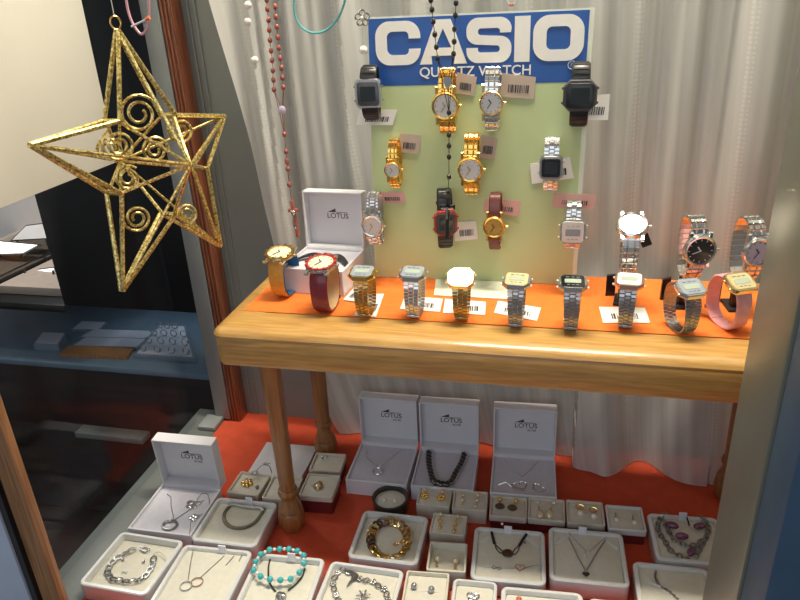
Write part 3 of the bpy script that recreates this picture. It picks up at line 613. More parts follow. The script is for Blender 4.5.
def tray_box(label, q, z=.03, pad='cream_pad', m='white_gloss', tab=None, padz=.008, foot=None, z0=0, group='white open jewellery boxes', wall=.0065, r=.010, cut=False, name='jewellery_box'):
    c, w, d, a = fitq(q, z); c.z = z0
    t = thing(name, label, 'box', c, a, group); h = z-z0
    b = NB(); shell(b, IDF, w, d, h, wall, h-padz-.003, r); 
    if foot is None: finish(b, 'base', m, t)
    else: finish(b, 'base', m, t)
    b = NB(); R = lambda k, zz: [V((x, y, zz)) for x, y in rrect(w-2*wall-2*k, d-2*wall-2*k, .004, 3)]
    loft(b, [R(.0004, h-padz-.0029), R(.0004, h-padz-.0006), R(.0015, h-padz)]); finish(b, 'pad', pad, t)
    if cut:
        for s in (-1, 1): b = NB(); obox(b, V((s*w*.33, d*.30, h-padz+.0004)), V((1,s*.9,0)).normalized(), V((-s*.9,1,0)).normalized(), EZ, .006, .028, .0008); finish(b, 'pad_slit', m, t)
    if tab:
        b = NB(); box(b, tab*w-.006, tab*w+.006, d/2-.0075, d/2-.0068+.002, h-.006, h+.010, .001); finish(b, 'tab', 'clear_tab', t)
    else: pass
    return t, c, w, d, a, h-padz+z0
TR = {}
TR['E'] = tray_box('white box with the marcasite bracelet, left of the front table leg', [(192,538),(254,549),(279,502),(216,497)], tab=.05)
TR['F'] = tray_box('white box with the silver oval-link bracelet, at the lower left corner', [(77,583),(147,597),(182,541),(123,530)], padz=.011)
TR['G'] = tray_box('white box with the two linked rings on a chain, at the bottom left', [(142,610),(224,622),(247,552),(187,542)], tab=.08, padz=.005)
TR['H'] = tray_box('white box under the turquoise bracelet', [(232,616),(304,630),(322,560),(256,550)], tab=.02)
TR['I'] = tray_box('white box with the silver flower bracelet, at the bottom centre', [(303,625),(388,640),(402,570),(333,560)])
TR['J'] = tray_box('white box with the chunky gold chain bracelet', [(347,556),(418,566),(428,517),(364,509)])
TR['K'] = tray_box('white box with the black cord medallion bracelet', [(470,578),(548,586),(543,532),(475,525)], tab=-.02, padz=.004, cut=True)
TR['L'] = tray_box('white box with two fine silver necklaces', [(549,580),(632,587),(621,534),(549,525)], tab=-.04, padz=.004, cut=True)
TR['M'] = tray_box('white box with the purple bead necklace, beside the right window post', [(658,559),(737,567),(716,519),(645,511)], tab=.0+.001, padz=.004)
TR['N'] = tray_box('white box with a fine silver chain, at the bottom right', [(640,615),(724,625),(708,569),(632,560)], padz=.005)
TR['O'] = tray_box('small white box with the crystal butterfly, at the bottom edge', [(449,612),(497,618),(496,582),(454,577)], wall=.005, r=.008)
TR['P'] = tray_box('white box with the coral charm, cut by the bottom edge', [(500,640),(590,651),(581,594),(501,584)])
TR['Q'] = tray_box('white box whose rim just shows at the bottom right edge', [(592,640),(638,645),(628,603),(588,596)], wall=.005, r=.008)
def lotus(label, q, z=.03, z0=0, lean=10, pad='lilac_pad', sub=True, lh=None, group='white presentation boxes with raised lids', c=None, w=None, d=None, a=None, pdz=.005):
    if c is None: c, w, d, a = fitq(q, z)
    c = V(c); c.z = z0; h = z-z0
    t = thing('presentation_box', label, 'box', c, a, group)
    b = NB(); shell(b, IDF, w, d, h, .0028, h-pdz-.003, .0015, .0006); finish(b, 'base', 'white_box', t, smooth=False)
    b = NB(); box(b, -w/2+.003, w/2-.003, -d/2+.003, d/2-.003, h-pdz-.0029, h-pdz); finish(b, 'pad', pad, t, smooth=False)
    L = lh or d; A = radians(lean); ld = .022
    up = V((0, sin(A), cos(A))); out = V((0, -cos(A), sin(A)))
    o = V((0, d/2-.0002, h-.001-ld*sin(A)))
    # lid: an open box standing on the back edge, its hollow towards the front
    o = o + V((0, 0, 0)); bt = o + (-out)*0
    T = frame3(bt + up*(L/2) - out*0 + V((0, ld*cos(A), 0)) , EX, up, out)
    b = NB(); shell(b, T, w, L, ld, .0028, .004, .0015, .0006); ldo = finish(b, 'lid', 'white_box', t, smooth=False)
    b = NB(); box(b, -w*.4, w*.4, d/2-.002, d/2+.001, h-.001, h+.0008); finish(b, 'hinge', 'white_box', t, smooth=False)
    T2 = frame3(T(0,0,.0045), EX, up, out)
    b = NB(); stack(b, frame3(T(0,0,.0041), EX, up, out), [(-w/2+.004,-L/2+.004),(w/2-.004,-L/2+.004),(w/2-.004,L/2-.004),(-w/2+.004,L/2-.004)], [(1,0),(1,.0004)]); finish(b, 'lid_lining', 'white_box', ldo, smooth=False)
    logo(frame3(T2(w*.02, L*.04, 0), EX, up, out), w*.19, ldo, sub=sub)
    return t, c, w, d, a, h-pdz+z0
TR['A'] = lotus('open white presentation box with ring pendant, at the far left', [(125,527),(191,537),(221,487),(164,485)], lean=-3, lh=.094)
TR['B'] = lotus('open white presentation box behind, leftmost of three, silver pendant inside', [(346,479),(407,486),(417,447),(361,441)], lean=1, lh=.096)
TR['C'] = lotus('open white presentation box in the middle of three, black bead bracelet inside', [(411,485),(474,491),(478,452),(420,447)], lean=1, lh=.096)
TR['D'] = lotus('open white presentation box, rightmost of three, silver heart pendants inside', [(491,492),(557,498),(555,458),(492,453)], lean=1, lh=.096)
wb = lotus('open white presentation box holding a black strap, on the table left of the sign', None, z=TZ+.040, z0=TZ, lean=3, lh=.092, sub=False, c=(-.232,-.028,0), w=.100, d=.096, a=radians(-4), group='white presentation boxes with raised lids', pdz=.004)
# black strap inside that box
bt = wb[1]; zz = wb[5]
def W2(x, y, z=0): return Matrix.Translation(V((bt.x, bt.y, 0))) @ Matrix.Rotation(wb[4], 4, 'Z') @ V((x, y, z))
st = thing('watch_strap', 'black leather strap lying in the open white box on the table', 'watch strap', W2(0,0,zz))
for side in (-1, 1):
    b = NB(); rs = []
    for i in range(13):
        s = i/12; x = side*(.006+.038*s); y = .012-.026*s*s; z = zz+.0012+.004*sin(pi*min(1, s))
        rs.append([W2(x, y-.007, z), W2(x, y+.007, z), W2(x, y+.007, z+.002), W2(x, y-.007, z+.002)])
    loft(b, rs); finish(b, 'strap_half', 'black_cord', st, world=True)
b = NB(); box(b, -.007, .007, -.005, .010, 0, .006, .002)
for v in b.verts: v.co = W2(v.co.x, v.co.y+.01, v.co.z+zz+.0006)
finish(b, 'clasp', 'silver', st, world=True)
# white lid lying on the floor behind the leg
b = NB(); c, w, d, a = fitq([(246,477),(299,483),(317,447),(266,441)], .012); 
bb = NB(); shell(bb, IDF, w, d, .012, .0028, .009, .0015, .0006) ; bb.free()
b = NB(); box(b, -w/2, w/2, -d/2, d/2, .0, .012, .0012); o = finish(b, 'box_lid', 'white_box'); o.location = (c.x, c.y, 0.0); o.rotation_euler.z = a
tag(o, 'plain white box lid lying on the red floor behind the front table leg', 'lid')
# small ring and earring boxes
GR = 'small jewellery boxes'
def ring_box(key, label, q, z=.028, padz=.004, m='beige_rim', foot=None, pad='cream_pad', wall=.003, z0=0, deep=False):
    c, w, d, a = fitq(q, z); t = thing('ring_box', label, 'box', V((c.x, c.y, z0)), a, GR); h = z-z0; cut = h-.011 if foot else 0
    b = NB(); shell(b, frame3(V((0,0,cut)), EX, EY, EZ), w, d, h-cut, wall, h-cut-padz-.002, .003, .0008); finish(b, 'rim', m, t)
    if foot:
        b = NB(); loft(b, [[V((x, y, zz)) for x, y in rrect(w-.003, d-.003, .003, 4)] for zz in (0, cut-.0002)]); finish(b, 'base', foot, t)
    b = NB(); R = lambda k, zz: [V((x, y, zz)) for x, y in rrect(w-2*wall-.001-2*k, d-2*wall-.001-2*k, .002, 3)]
    loft(b, [R(0, h-padz-.0018), R(0, h-padz-.0006), R(.001, h-padz)]); finish(b, 'pad', pad, t)
    if not deep:
        b = NB(); obox(b, V((0, -d*.02, h-padz+.0003)), EX, EY, EZ, w*.62, .0012, .0005); finish(b, 'pad_slit', 'beige_rim', t)
    TR[key] = (t, c, w, d, a, z-padz)
ring_box('r1', 'beige box with the gold flower brooch', [(227,491),(258,497),(270,474),(241,471)], foot='beige_rim')
ring_box('r2', 'beige box half hidden behind the front table leg', [(262,497),(293,501),(303,477),(273,475)])
ring_box('r4', 'beige box with a silver charm, at the foot of the rear table leg', [(309,469),(341,473),(345,454),(316,452)], z=.030, foot='burgundy')
ring_box('r3', 'dark red box with the gold-framed pearl pendant', [(300,495),(332,498),(340,476),(307,472)], z=.036, padz=.002, foot='burgundy')
ring_box('e1', 'beige box with gold flower earrings, leftmost of the back row', [(416,504),(449,507),(453,488),(420,486)], padz=.001)
ring_box('e2', 'beige box with triple pearl earrings, second in the back row', [(452,508),(487,511),(488,492),(454,489)], padz=.002)
ring_box('e3', 'beige box with dark disc earrings', [(490,515),(527,519),(527,498),(490,494)], foot='burgundy')
ring_box('e4', 'beige box with gold drop earrings', [(528,518),(566,522),(564,500),(528,496)], foot='burgundy')
ring_box('e5', 'beige box with hooped pearl earrings', [(567,522),(606,526),(602,502),(566,499)], foot='burgundy')
ring_box('e6', 'white box with fine drop earrings, rightmost of the back row', [(608,528),(648,532),(641,507),(605,504)], foot='burgundy', m='white_gloss')
ring_box('e7', 'beige box with long dangling pearl earrings, above the deep box', [(430,532),(465,536),(467,517),(433,511)], padz=.001)
ring_box('e8', 'deep beige box with pearl drop earrings', [(426,569),(466,573),(467,543),(430,541)], z=.034, padz=.013, deep=True)
ring_box('e9', 'beige box with two grey pearl studs, at the bottom edge', [(401,602),(447,607),(449,573),(407,570)], z=.032, padz=.006)
# round tin
c = onz(390, 497, .026); c.z = 0; tn = thing('round_tin', 'round dark green tin with two pearl studs', 'tin', c)
b = NB(); n = 40
rs = [[V((r*cos(2*pi*i/n), r*sin(2*pi*i/n), z)) for i in range(n)] for r, z in ((.026,0),(.0285,.002),(.0285,.023),(.030,.0245),(.030,.026),(.0265,.026),(.026,.012))]
loft(b, rs); finish(b, 'can', 'olive_tin', tn)
b = NB(); lathe(b, [(.0255,.0125),(.0255,.0185),(.0245,.019)], 40); finish(b, 'pad', 'cream_pad', tn)
TR['tin'] = (tn, c, .05, .05, 0, .019)

# ================================================================== JEWELLERY
def jp(key, pts, lift=.001, s=1.0, o=(0,0)): z = TR[key][5]+lift; return [onz(o[0]+u*s, o[1]+v*s, z) for u, v in pts]
def cen(ps): c = sum(ps, V())/len(ps); return c
def start(name, label, cat, ps, group=None): return thing(name, label, cat, cen(ps), 0, group)
def ringmesh(c, r, w, rx=1, ang=0, n=24): return [c+V((r*cos(2*pi*i/n)*cos(ang)-r*rx*sin(2*pi*i/n)*sin(ang), r*cos(2*pi*i/n)*sin(ang)+r*rx*sin(2*pi*i/n)*cos(ang), 0)) for i in range(n)]
# A ring pendant + leather bracelet with butterfly and clover
ps = jp('A', [(167,494),(171,497),(171,506),(174,520),(188,511),(204,500)]); t = start('necklace', 'silver chain with a ring pendant in the far left presentation box', 'necklace', ps)
b = NB(); thin(b, ps); finish(b, 'chain', 'oxid_silver', t, world=True)
c = jp('A', [(170,525)], .0022)[0]; b = NB(); tube(b, ringmesh(c, .0115, 0, .85), .0021, 7, True); finish(b, 'pendant', 'oxid_silver', t, world=True)
b = NB(); sph(b, c+V((-.004,.007,.002)), .0022); finish(b, 'pendant_stone', 'crystal', t, world=True)
ps = smooth_path([p+EZ*h for p, h in zip(jp('A', [(197,500),(202,496),(208,497),(210,505),(206,513),(192,519),(190,532),(190,541)]), (.001,.004,.006,.004,.001,.001,.001,.006))]); t = start('bracelet', 'dark cord bracelet with silver butterfly and clover beside the ring pendant', 'bracelet', ps)
b = NB(); tube(b, ps, .0007, 6); finish(b, 'cord', 'oxid_silver', t, world=True)
c = jp('A', [(193,504)], .002)[0]; b = NB()
for sx in (-1, 1):
    sph(b, c+V((sx*.0062,.0035,0)), .0068, (1,.75,.2)); sph(b, c+V((sx*.0048,-.0045,0)), .005, (1,.9,.22))
tube(b, [c+V((0,-.006,.001)), c+V((0,.006,.001))], .001, 6); finish(b, 'butterfly', 'silver', t, world=True)
c = jp('A', [(194,517)], .002)[0]; b = NB()
for k in range(4): a = k*pi/2+.4; sph(b, c+V((.0042*cos(a),.0042*sin(a),0)), .0042, (1,1,.25))
finish(b, 'clover', 'silver', t, world=True)
# B pendant
ps = jp('B', [(368,450),(366,456),(372,462),(381,466),(388,460),(401,450)]); t = start('necklace', 'fine silver chain with round pendant, left of the three raised-lid boxes', 'necklace', ps)
b = NB(); thin(b, smooth_path(ps)); finish(b, 'chain', 'silver', t, world=True)
c = jp('B', [(378,471)], .0016)[0]; b = NB(); tube(b, ringmesh(c, .0095, 0, .9), .0013, 6, True); finish(b, 'pendant', 'silver', t, world=True)
b = NB()
for k in range(5): sph(b, c+V((.006+.001*k-.004,.006-.002*k,.0005)), .0017)
finish(b, 'stones', 'crystal', t, world=True)
# C black twisted bracelet
ps = smooth_path(jp('C', [(429,453),(429,463),(431,474),(434,481),(443,484),(451,482),(455,474),(461,464),(464,455)], .005)); t = start('bracelet', 'black and silver twisted bead bracelet in the middle presentation box', 'bracelet', ps)
rp_ = resample(ps, .0095)
for k, p in enumerate(rp_):
    b = NB(); q = rp_[min(k+1, len(rp_)-1)]-rp_[max(k-1, 0)]; rt_ = q.to_track_quat('X', 'Z').to_matrix() @ Matrix.Rotation(.6, 3, 'Z')
    sph(b, p, .0062, (1.2,.8,.85), rot=rt_); finish(b, 'bead', 'black_bead', t, world=True)
b = NB()
for k in range(len(rp_)-1): q = rp_[k+1]-rp_[k]; ringlink(b, (rp_[k]+rp_[k+1])/2+EZ*.0008, (q.normalized()+q.normalized().cross(EZ)*.6), V((.2,.2,.9)), .0075, .0050, .0010)
finish(b, 'silver_links', 'silver', t, world=True)
# D pendants
ps = jp('D', [(505,460),(514,469),(522,477),(530,470),(538,461)]); t = start('necklace', 'silver chain with a crystal heart pendant, right of the three raised-lid boxes', 'necklace', ps)
b = NB(); thin(b, ps, .0008); finish(b, 'chain', 'silver', t, world=True)
def heart(c, s, ang=0, n=28): 
    o = []
    for i in range(n):
        a = 2*pi*i/n; x = 16*sin(a)**3; y = 13*cos(a)-5*cos(2*a)-2*cos(3*a)-cos(4*a); x, y = x*s/16, y*s/16; o.append(c+V((x*cos(ang)-y*sin(ang), x*sin(ang)+y*cos(ang), 0)))
    return o
for k, (u, v, s, a) in enumerate(((520,486,.013,.5),(538,488,.011,-.7))):
    c = jp('D', [(u,v)], .0014)[0]; b = NB(); thin(b, heart(c, s, a), .0012, True); finish(b, 'pendant', 'silver', t, world=True)
b = NB(); thin(b, jp('D', [(498,485),(506,482),(512,487),(524,489)]), .0010); finish(b, 'chain_end', 'silver', t, world=True)
# E marcasite bracelet
zz_ = .002
up_ = smooth_path(jp('E', [(229,505),(234,504),(242,506),(252,507),(262,508)], .0045)); lo_ = smooth_path(jp('E', [(229,507),(225,512),(224,519),(228,525),(236,528),(246,527),(255,522),(261,514),(264,509)], .002))
t = start('bracelet', 'antique silver bracelet with marcasite curve in the box left of the leg', 'bracelet', up_+lo_)
b = NB(); 
for p in resample(up_, .0040): sph(b, p, .0029, u=8, v=6)
finish(b, 'silver_row', 'silver', t, world=True)
b = NB()
for p in resample(lo_, .0030): obox(b, p, EX, EY, EZ, .0046, .0046, .0036)
finish(b, 'dark_row', 'marcasite', t, world=True)
b = NB(); c = jp('E', [(262,508)], .003)[0]
for k in range(3): sph(b, c+V((.003*k-.004,-.002*k,.001)), .003, (1.4,.6,.4))
finish(b, 'clasp', 'silver', t, world=True)
# F oval-link bracelet, studs, crystals
ps = jp('F', [(375,345),(340,360),(290,385),(250,425),(236,470),(268,500),(312,505),(360,510),(405,500),(442,462),(462,425),(470,385)], .0025, .2, (60,480)); t = start('bracelet', 'silver oval-link bracelet in the lower left box', 'bracelet', ps)
pp = smooth_path(ps); pr_ = resample(pp, .0105)
for k in range(len(pr_)-1):
    b = NB(); a, c = pr_[k], pr_[k+1]; ringlink(b, (a+c)/2, c-a, V((0,(.35 if k % 2 else -.35),1)).normalized(), .0062, .0042, .0015, 14, 6); finish(b, 'link', 'silver', t, world=True)
b = NB(); c = jp('F', [(145,549)], .003)[0]; tube(b, smooth_path([c+V((-.009,0,0)), c+V((-.002,.004,0)), c+V((.007,.001,0)), c+V((.004,-.005,0)), c+V((-.004,-.003,0))], closed=True), .0013, 6, True); finish(b, 'clasp', 'silver', t, world=True)
for u, v, m, nm, lb in ((123,561,'oxid_silver','stud_earring','left dark stud inside the oval-link bracelet'),(144,563,'oxid_silver','stud_earring','right dark stud inside the oval-link bracelet'),(125,573,'crystal','stud_earring','crystal studs lying inside the oval-link bracelet')):
    c = jp('F', [(u,v)], .0)[0]; b = NB()
    if m == 'crystal':
        for k in range(3): sph(b, c+V((.003*k-.003,.001*(k % 2),.0018)), .0018, u=8, v=6)
    else: sph(b, c+EZ*.0024, .0024, u=8, v=6); obox(b, c+EZ*.0045, EX, EY, EZ, .0035, .0035, .002)
    tag(finish(b, nm, m, loc=c), lb, 'earring')
cp = smooth_path([p+EZ*h for p, h in zip(jp('F', [(153,555),(160,555),(166,560),(167,566)]), (.001,.006,.004,.001))]); b = NB(); tube(b, cp, .0006, 6); tag(finish(b, 'wire_loop', 'nylon', loc=cp[0]), 'thin wire loop at the right of the lower left box', 'wire')
# G two rings
ps = jp('G', [(194,547),(191,560),(188,580)])+[]; ps2 = jp('G', [(201,577),(212,567),(224,556)]); t = start('necklace', 'fine chain with two interlocking rings in the bottom left box', 'necklace', ps+ps2)
for q in (ps, ps2): b = NB(); thin(b, q, .00055); finish(b, 'chain', 'oxid_silver', t, world=True)
for (u, v), m in (((186,586),'silver'),((197,582),'rose_gold')):
    c = jp('G', [(u,v)], .0016)[0]; b = NB(); tube(b, ringmesh(c, .0085, 0, .95), .0009, 6, True); finish(b, 'ring', m, t, world=True)
for k, (p, q) in enumerate((((243,553),(239,561)),((234,556),(226,565)))):
    a_, c_ = jp('G', [p, q]); b = NB(); tube(b, [a_, c_], .0006, 6); tag(finish(b, 'pin', 'oxid_silver', loc=a_), 'dark thin pin at the back right of the two-ring box' if k == 0 else 'paler pin beside the dark one in the two-ring box', 'pin')
# H turquoise + cord
bl = [(348,348),(398,345),(445,345),(487,355),(518,377),(520,417),(497,462),(453,495),(402,500),(350,497),(303,482),(268,450),(277,408),(303,372)]
ps = [p for p in jp('H', bl, .0125, .2, (200,480))]; t = start('bracelet', 'turquoise and pearl bead bracelet on the box at the bottom left', 'bracelet', ps)
for p in ps: b = NB(); sph(b, p, .0046); finish(b, 'turquoise_bead', 'turquoise', t, world=True)
for i in range(14): b = NB(); sph(b, (ps[i]+ps[(i+1)%14])/2, .0026); finish(b, 'pearl_bead', 'pearl', t, world=True)
b = NB(); tube(b, smooth_path(ps, closed=True), .0005, 5, True); finish(b, 'elastic', 'nylon', t, world=True)
l1 = smooth_path(jp('H', [(350,395),(342,440),(345,500),(360,535),(378,556)], .002, .2, (200,480))); l2 = smooth_path(jp('H', [(525,440),(512,480),(480,520),(440,552)], .002, .2, (200,480)))
t = start('necklace', 'black cord with a dark metal barrel bead under the turquoise bracelet', 'necklace', l1+l2)
for q in (l1, l2): b = NB(); tube(b, q, .0012, 8); finish(b, 'cord', 'black_cord', t, world=True)
c = jp('H', [(281,597)], .0068)[0]; b = NB(); lathe(b, [(.003,-.006),(.0055,-.006),(.0068,-.003),(.0068,.003),(.0055,.006),(.003,.006)], 20, frame3(c, EY, EZ, EX)); finish(b, 'barrel_bead', 'oxid_silver', t, world=True)
for k in (-1, 1): b = NB(); tube(b, [c+V((k*.003,.0068*cos(a*pi/10),.0068*sin(a*pi/10))) for a in range(20)], .0009, 5, True); finish(b, 'bead_band', 'silver', t, world=True)
# I silver flower bracelet
ps = smooth_path(jp('I', [(338,600),(333,585),(335,577),(341,569),(350,573),(357,577),(363,580),(372,581),(379,586),(385,590),(388,600)], .003)); t = start('bracelet', 'silver bracelet of flower links in the bottom centre box', 'bracelet', ps)
for k, p in enumerate(resample(ps, .0105)):
    b = NB()
    if k % 2:
        for j in range(5): a = j*2*pi/5; sph(b, p+V((.0030*cos(a),.0030*sin(a),0)), .0024, (1,1,.5), 8, 6)
    else: tube(b, ringmesh(p, .0044, 0, .8, k), .0011, 6, True)
    finish(b, 'link', 'silver' if k % 3 else 'oxid_silver', t, world=True)
c = jp('I', [(363,595)], .005)[0]; b = NB()
for j in range(6): a = j*pi/3+.3; sph(b, c+V((.0055*cos(a),.0055*sin(a),0)), .0052, (1,.28,.25), 8, 6, rot=Matrix.Rotation(a, 3, 'Z'))
finish(b, 'daisy', 'oxid_silver', t, world=True)
ps = smooth_path(jp('I', [(347,586),(352,580),(357,576),(350,572),(344,571)], .004)); b = NB(); tube(b, ps, .0022, 6, rad=lambda t_: .0008+.0022*sin(pi*t_)); tag(finish(b, 'leaf_charm', 'oxid_silver', loc=ps[0]), 'dark silver leaf charm inside the flower bracelet', 'charm')
# J gold curb
c0 = jp('J', [(390,540)], .006)[0]; pj = smooth_path(jp('J', [(372,532),(378,524),(390,521),(401,525),(407,534),(407,546),(400,555),(389,557),(378,554),(371,544)], .0055), closed=True)
t = start('bracelet', 'chunky gold curb chain bracelet in the white box by the leg', 'bracelet', pj); rj = resample(pj, .0112, True); n = len(rj)
for k in range(n):
    a_, c_ = rj[k], rj[(k+1) % n]; d_ = (c_-a_).normalized(); s_ = d_.cross(EZ)
    b = NB(); ringlink(b, (a_+c_)/2, (d_+s_*.45), (EZ+s_*.75).normalized(), .0086, .0056, .0019, 14, 7)
    finish(b, 'link', 'brown_bead' if (a_.x < c0.x-.012 and k % 3) else ('gold_deep' if k % 4 else 'gold_pale'), t, world=True)
c = jp('J', [(396,543)], .004)[0]; b = NB(); chain(b, [c+V((.012,.006,0)), c+V((.004,0,0)), c+V((-.002,-.004,0))], .0035, .0011); finish(b, 'clasp', 'gold', t, world=True)
ps = smooth_path([p+EZ*h for p, h in zip(jp('J', [(408,530),(414,528),(419,534),(417,545)]), (.002,.006,.004,.002))]); b = NB(); tube(b, ps, .0005, 5); tag(finish(b, 'tag_loop', 'nylon', loc=ps[0]), 'clear tag loop at the right of the gold curb bracelet', 'loop')
# K cord medallion + heart bracelet
K_ = lambda pts, l=.001: jp('K', pts, l, .2, (400,480))
a1 = smooth_path(K_([(458,262),(465,290),(472,318)], .0015)); a2 = smooth_path(K_([(632,272),(612,300),(598,325)], .0015)); t = start('bracelet', 'black cord bracelet with a bronze medallion', 'bracelet', a1+a2)
for q in (a1, a2): b = NB(); tube(b, q, .0021, 8); finish(b, 'cord_knot', 'black_cord', t, world=True)
for q in (K_([(474,322),(482,345),(500,365),(512,362)]), K_([(474,322),(495,340),(508,352),(515,362)]), K_([(598,325),(592,350),(575,372),(565,368)]), K_([(598,325),(580,340),(570,352),(565,362)])): b = NB(); tube(b, smooth_path(q), .0007, 5); finish(b, 'thin_cord', 'black_cord', t, world=True)
c = K_([(538,368)], .0008)[0]; b = NB(); lathe(b, [(.0075,0),(.0083,.0008),(.0075,.0018),(.0065,.0014)], 28, frame3(c, EX, EY, EZ)); finish(b, 'medallion', 'bronze', t, world=True)
b = NB(); sph(b, K_([(622,315)], .001)[0]+EZ*.0006, .0026, (.7,1,.4)); finish(b, 'charm', 'oxid_silver', t, world=True)
ps = smooth_path(K_([(388,425),(430,434),(465,438)])); p2 = smooth_path(K_([(498,441),(540,442),(572,442)])); p3 = smooth_path(K_([(628,440),(660,430),(702,430)])); t = start('bracelet', 'fine chain bracelet with a rose-gold heart and infinity knot', 'bracelet', ps+p3)
for q in (ps, p2, p3): b = NB(); thin(b, q, .0005); finish(b, 'chain', 'oxid_silver', t, world=True)
b = NB(); tube(b, heart(K_([(600,438)], .0012)[0], .0068), .0008, 6, True); finish(b, 'heart', 'rose_gold', t, world=True)
c = K_([(482,439)], .0012)[0]; b = NB(); tube(b, [c+V((.006*cos(i*pi/14), .0026*sin(2*i*pi/14), 0)) for i in range(28)], .0007, 6, True); finish(b, 'infinity_knot', 'silver', t, world=True)
b = NB(); sph(b, K_([(510,232)], .0)[0]+EZ*.005, .0022); c = K_([(510,232)], .005)[0]; tag(finish(b, 'stud_earring', 'pearl', loc=c), 'tiny pearl stud at the back rim of the medallion box', 'earring')
# L necklaces
L_ = lambda pts, l=.001: jp('L', pts, l, .2, (500,480))
ps = L_([(338,256),(390,315),(440,364),(485,322),(530,285)]); t = start('necklace', 'short fine silver chain with a small crystal, inner of the two in its box', 'necklace', ps)
b = NB(); thin(b, ps, .0006); finish(b, 'chain', 'silver', t, world=True)
for k, (u, v) in enumerate(((442,365),(424,378),(428,392))): b = NB(); sph(b, L_([(u,v)], .0)[0]+EZ*.0018, .0018, u=8, v=6); finish(b, 'crystal', 'crystal', t, world=True)
ps = L_([(344,290),(385,375),(430,458),(480,370),(528,298)], .0018); t = start('necklace', 'longer silver chain with a black heart pendant, outer of the two in its box', 'necklace', ps)
b = NB(); thin(b, ps, .0007); finish(b, 'chain', 'oxid_silver', t, world=True)
c = L_([(430,471)], .0018)[0]; b = NB(); loft(b, [[c+(p-c)*s+EZ*z for p in heart(c, .0052)] for s, z in ((.8,-.001),(1,0),(.8,.0012))]); finish(b, 'pendant', 'black_bead', t, world=True)
# M purple bead necklace
M_ = lambda pts, l=.001: jp('M', pts, l, .2, (600,480))
c1 = smooth_path(M_([(330,170),(305,185),(288,230),(300,270),(330,315),(350,350),(390,378),(440,390)], .002)); c2 = smooth_path(M_([(500,180),(525,205),(545,250),(530,290),(510,325),(490,360),(480,385)], .003)); c3 = smooth_path(M_([(320,200),(350,270),(390,310),(440,330),(490,320),(520,290)], .004))
t = start('necklace', 'silver chain necklace with large purple oval beads by the right post', 'necklace', c1+c2)
for q in (c1, c2, c3): b = NB(); chain(b, q, .0052, .0011, flat=.5); finish(b, 'chain', 'oxid_silver', t, world=True)
for (u, v), an in (((362,225),-.35),((410,280),.0),((497,230),.35),((458,358),1.1)): b = NB(); sph(b, M_([(u,v)], .006)[0], .0056, (1.7,1,.9), 16, 10, rot=Matrix.Rotation(an, 3, 'Z')); finish(b, 'purple_bead', 'purple_bead', t, world=True)
b = NB(); tube(b, smooth_path(M_([(422,165),(435,190),(447,228)], .006)), .0012, 6); finish(b, 'hook', 'black_cord', t, world=True)
# N chain
ps = jp('N', [(280,455),(276,485),(300,530),(345,555),(395,600)], .0012, .2, (600,480)); t = start('bracelet', 'thin dark silver chain in the bottom right white box', 'bracelet', ps)
b = NB(); chain(b, smooth_path(ps), .0022, .0006, flat=.5); finish(b, 'chain', 'oxid_silver', t, world=True)
ps = smooth_path(jp('N', [(238,490),(262,515),(305,537)], .002, .2, (600,480))); b = NB(); tube(b, ps, .0018, 8); finish(b, 'bar', 'white_gloss', t, world=True)
# O butterfly, P charm
c = jp('O', [(473,597)], .002)[0]; t = start('brooch', 'small clear crystal butterfly in the small white box at the bottom edge', 'brooch', [c])
for sx in (-1, 1):
    b = NB(); tube(b, [c+V((sx*(.0045+.004*cos(a*pi/8)), .003+.0035*sin(a*pi/8), 0)) for a in range(16)], .0009, 5, True); tube(b, [c+V((sx*(.003+.003*cos(a*pi/8)), -.004+.0025*sin(a*pi/8), 0)) for a in range(16)], .0009, 5, True); finish(b, 'wing', 'silver', t, world=True)
b = NB(); [sph(b, c+V((0,.003*k-.004,.0012)), .0016, u=8, v=6) for k in range(4)]; finish(b, 'body', 'crystal', t, world=True)
c = jp('P', [(519,598)], .0022)[0]; b = NB()
for k in range(3): sph(b, c+V((0,-.004*k,0)), .0032, (1.2,.7,.7)); 
tag(finish(b, 'coral_charm', 'coral', loc=c), 'orange coral charm in the white box at the bottom edge', 'charm')
# ring box contents
c = jp('r1', [(247,483)], .003)[0]; t = start('brooch', 'gold flower brooch with a pearl centre in a beige box', 'brooch', [c])
for k in range(6): a = k*pi/3; b = NB(); sph(b, c+V((.0066*cos(a),.0066*sin(a),.001)), .0046, (1,.75,.5), 10, 6, rot=Matrix.Rotation(a, 3, 'Z')); finish(b, 'petal', 'gold', t, world=True)
b = NB(); sph(b, c+EZ*.0035, .0038); finish(b, 'pearl', 'pearl_gold', t, world=True)
c = jp('r1', [(257,487)], .003)[0]; b = NB(); sph(b, c, .0034, (.9,1.2,.7)); tag(finish(b, 'teal_stone', 'blue_shelf', loc=c), 'pale teal stone beside the gold flower brooch', 'stone')
c = onz(255, 474, .033); wp = smooth_path([onz(u, v, z) for u, v, z in ((255,473,.036),(258,469,.040),(263,465,.045),(269,466,.042),(272,473,.034))]); t = start('earring', 'large round clear stone on a dark wire leaning between the lid and the brooch box', 'earring', [c])
b = NB(); sph(b, c+EZ*.003, .0045, (1,1,.4), 14, 8); finish(b, 'stone', 'crystal', t, world=True)
b = NB(); tube(b, [c+EZ*.003+V((.005*cos(a*pi/8),.005*sin(a*pi/8),0)) for a in range(16)], .001, 5, True); finish(b, 'setting', 'oxid_silver', t, world=True)
b = NB(); tube(b, wp, .0009, 6); finish(b, 'wire', 'oxid_silver', t, world=True)
b = NB(); e_ = wp[14]; [sph(b, e_+V((.003*k-.002,.002*(k%2),.002)), .0022, (1.3,.6,.6), 8, 6) for k in range(4)]; finish(b, 'cluster', 'silver', t, world=True)
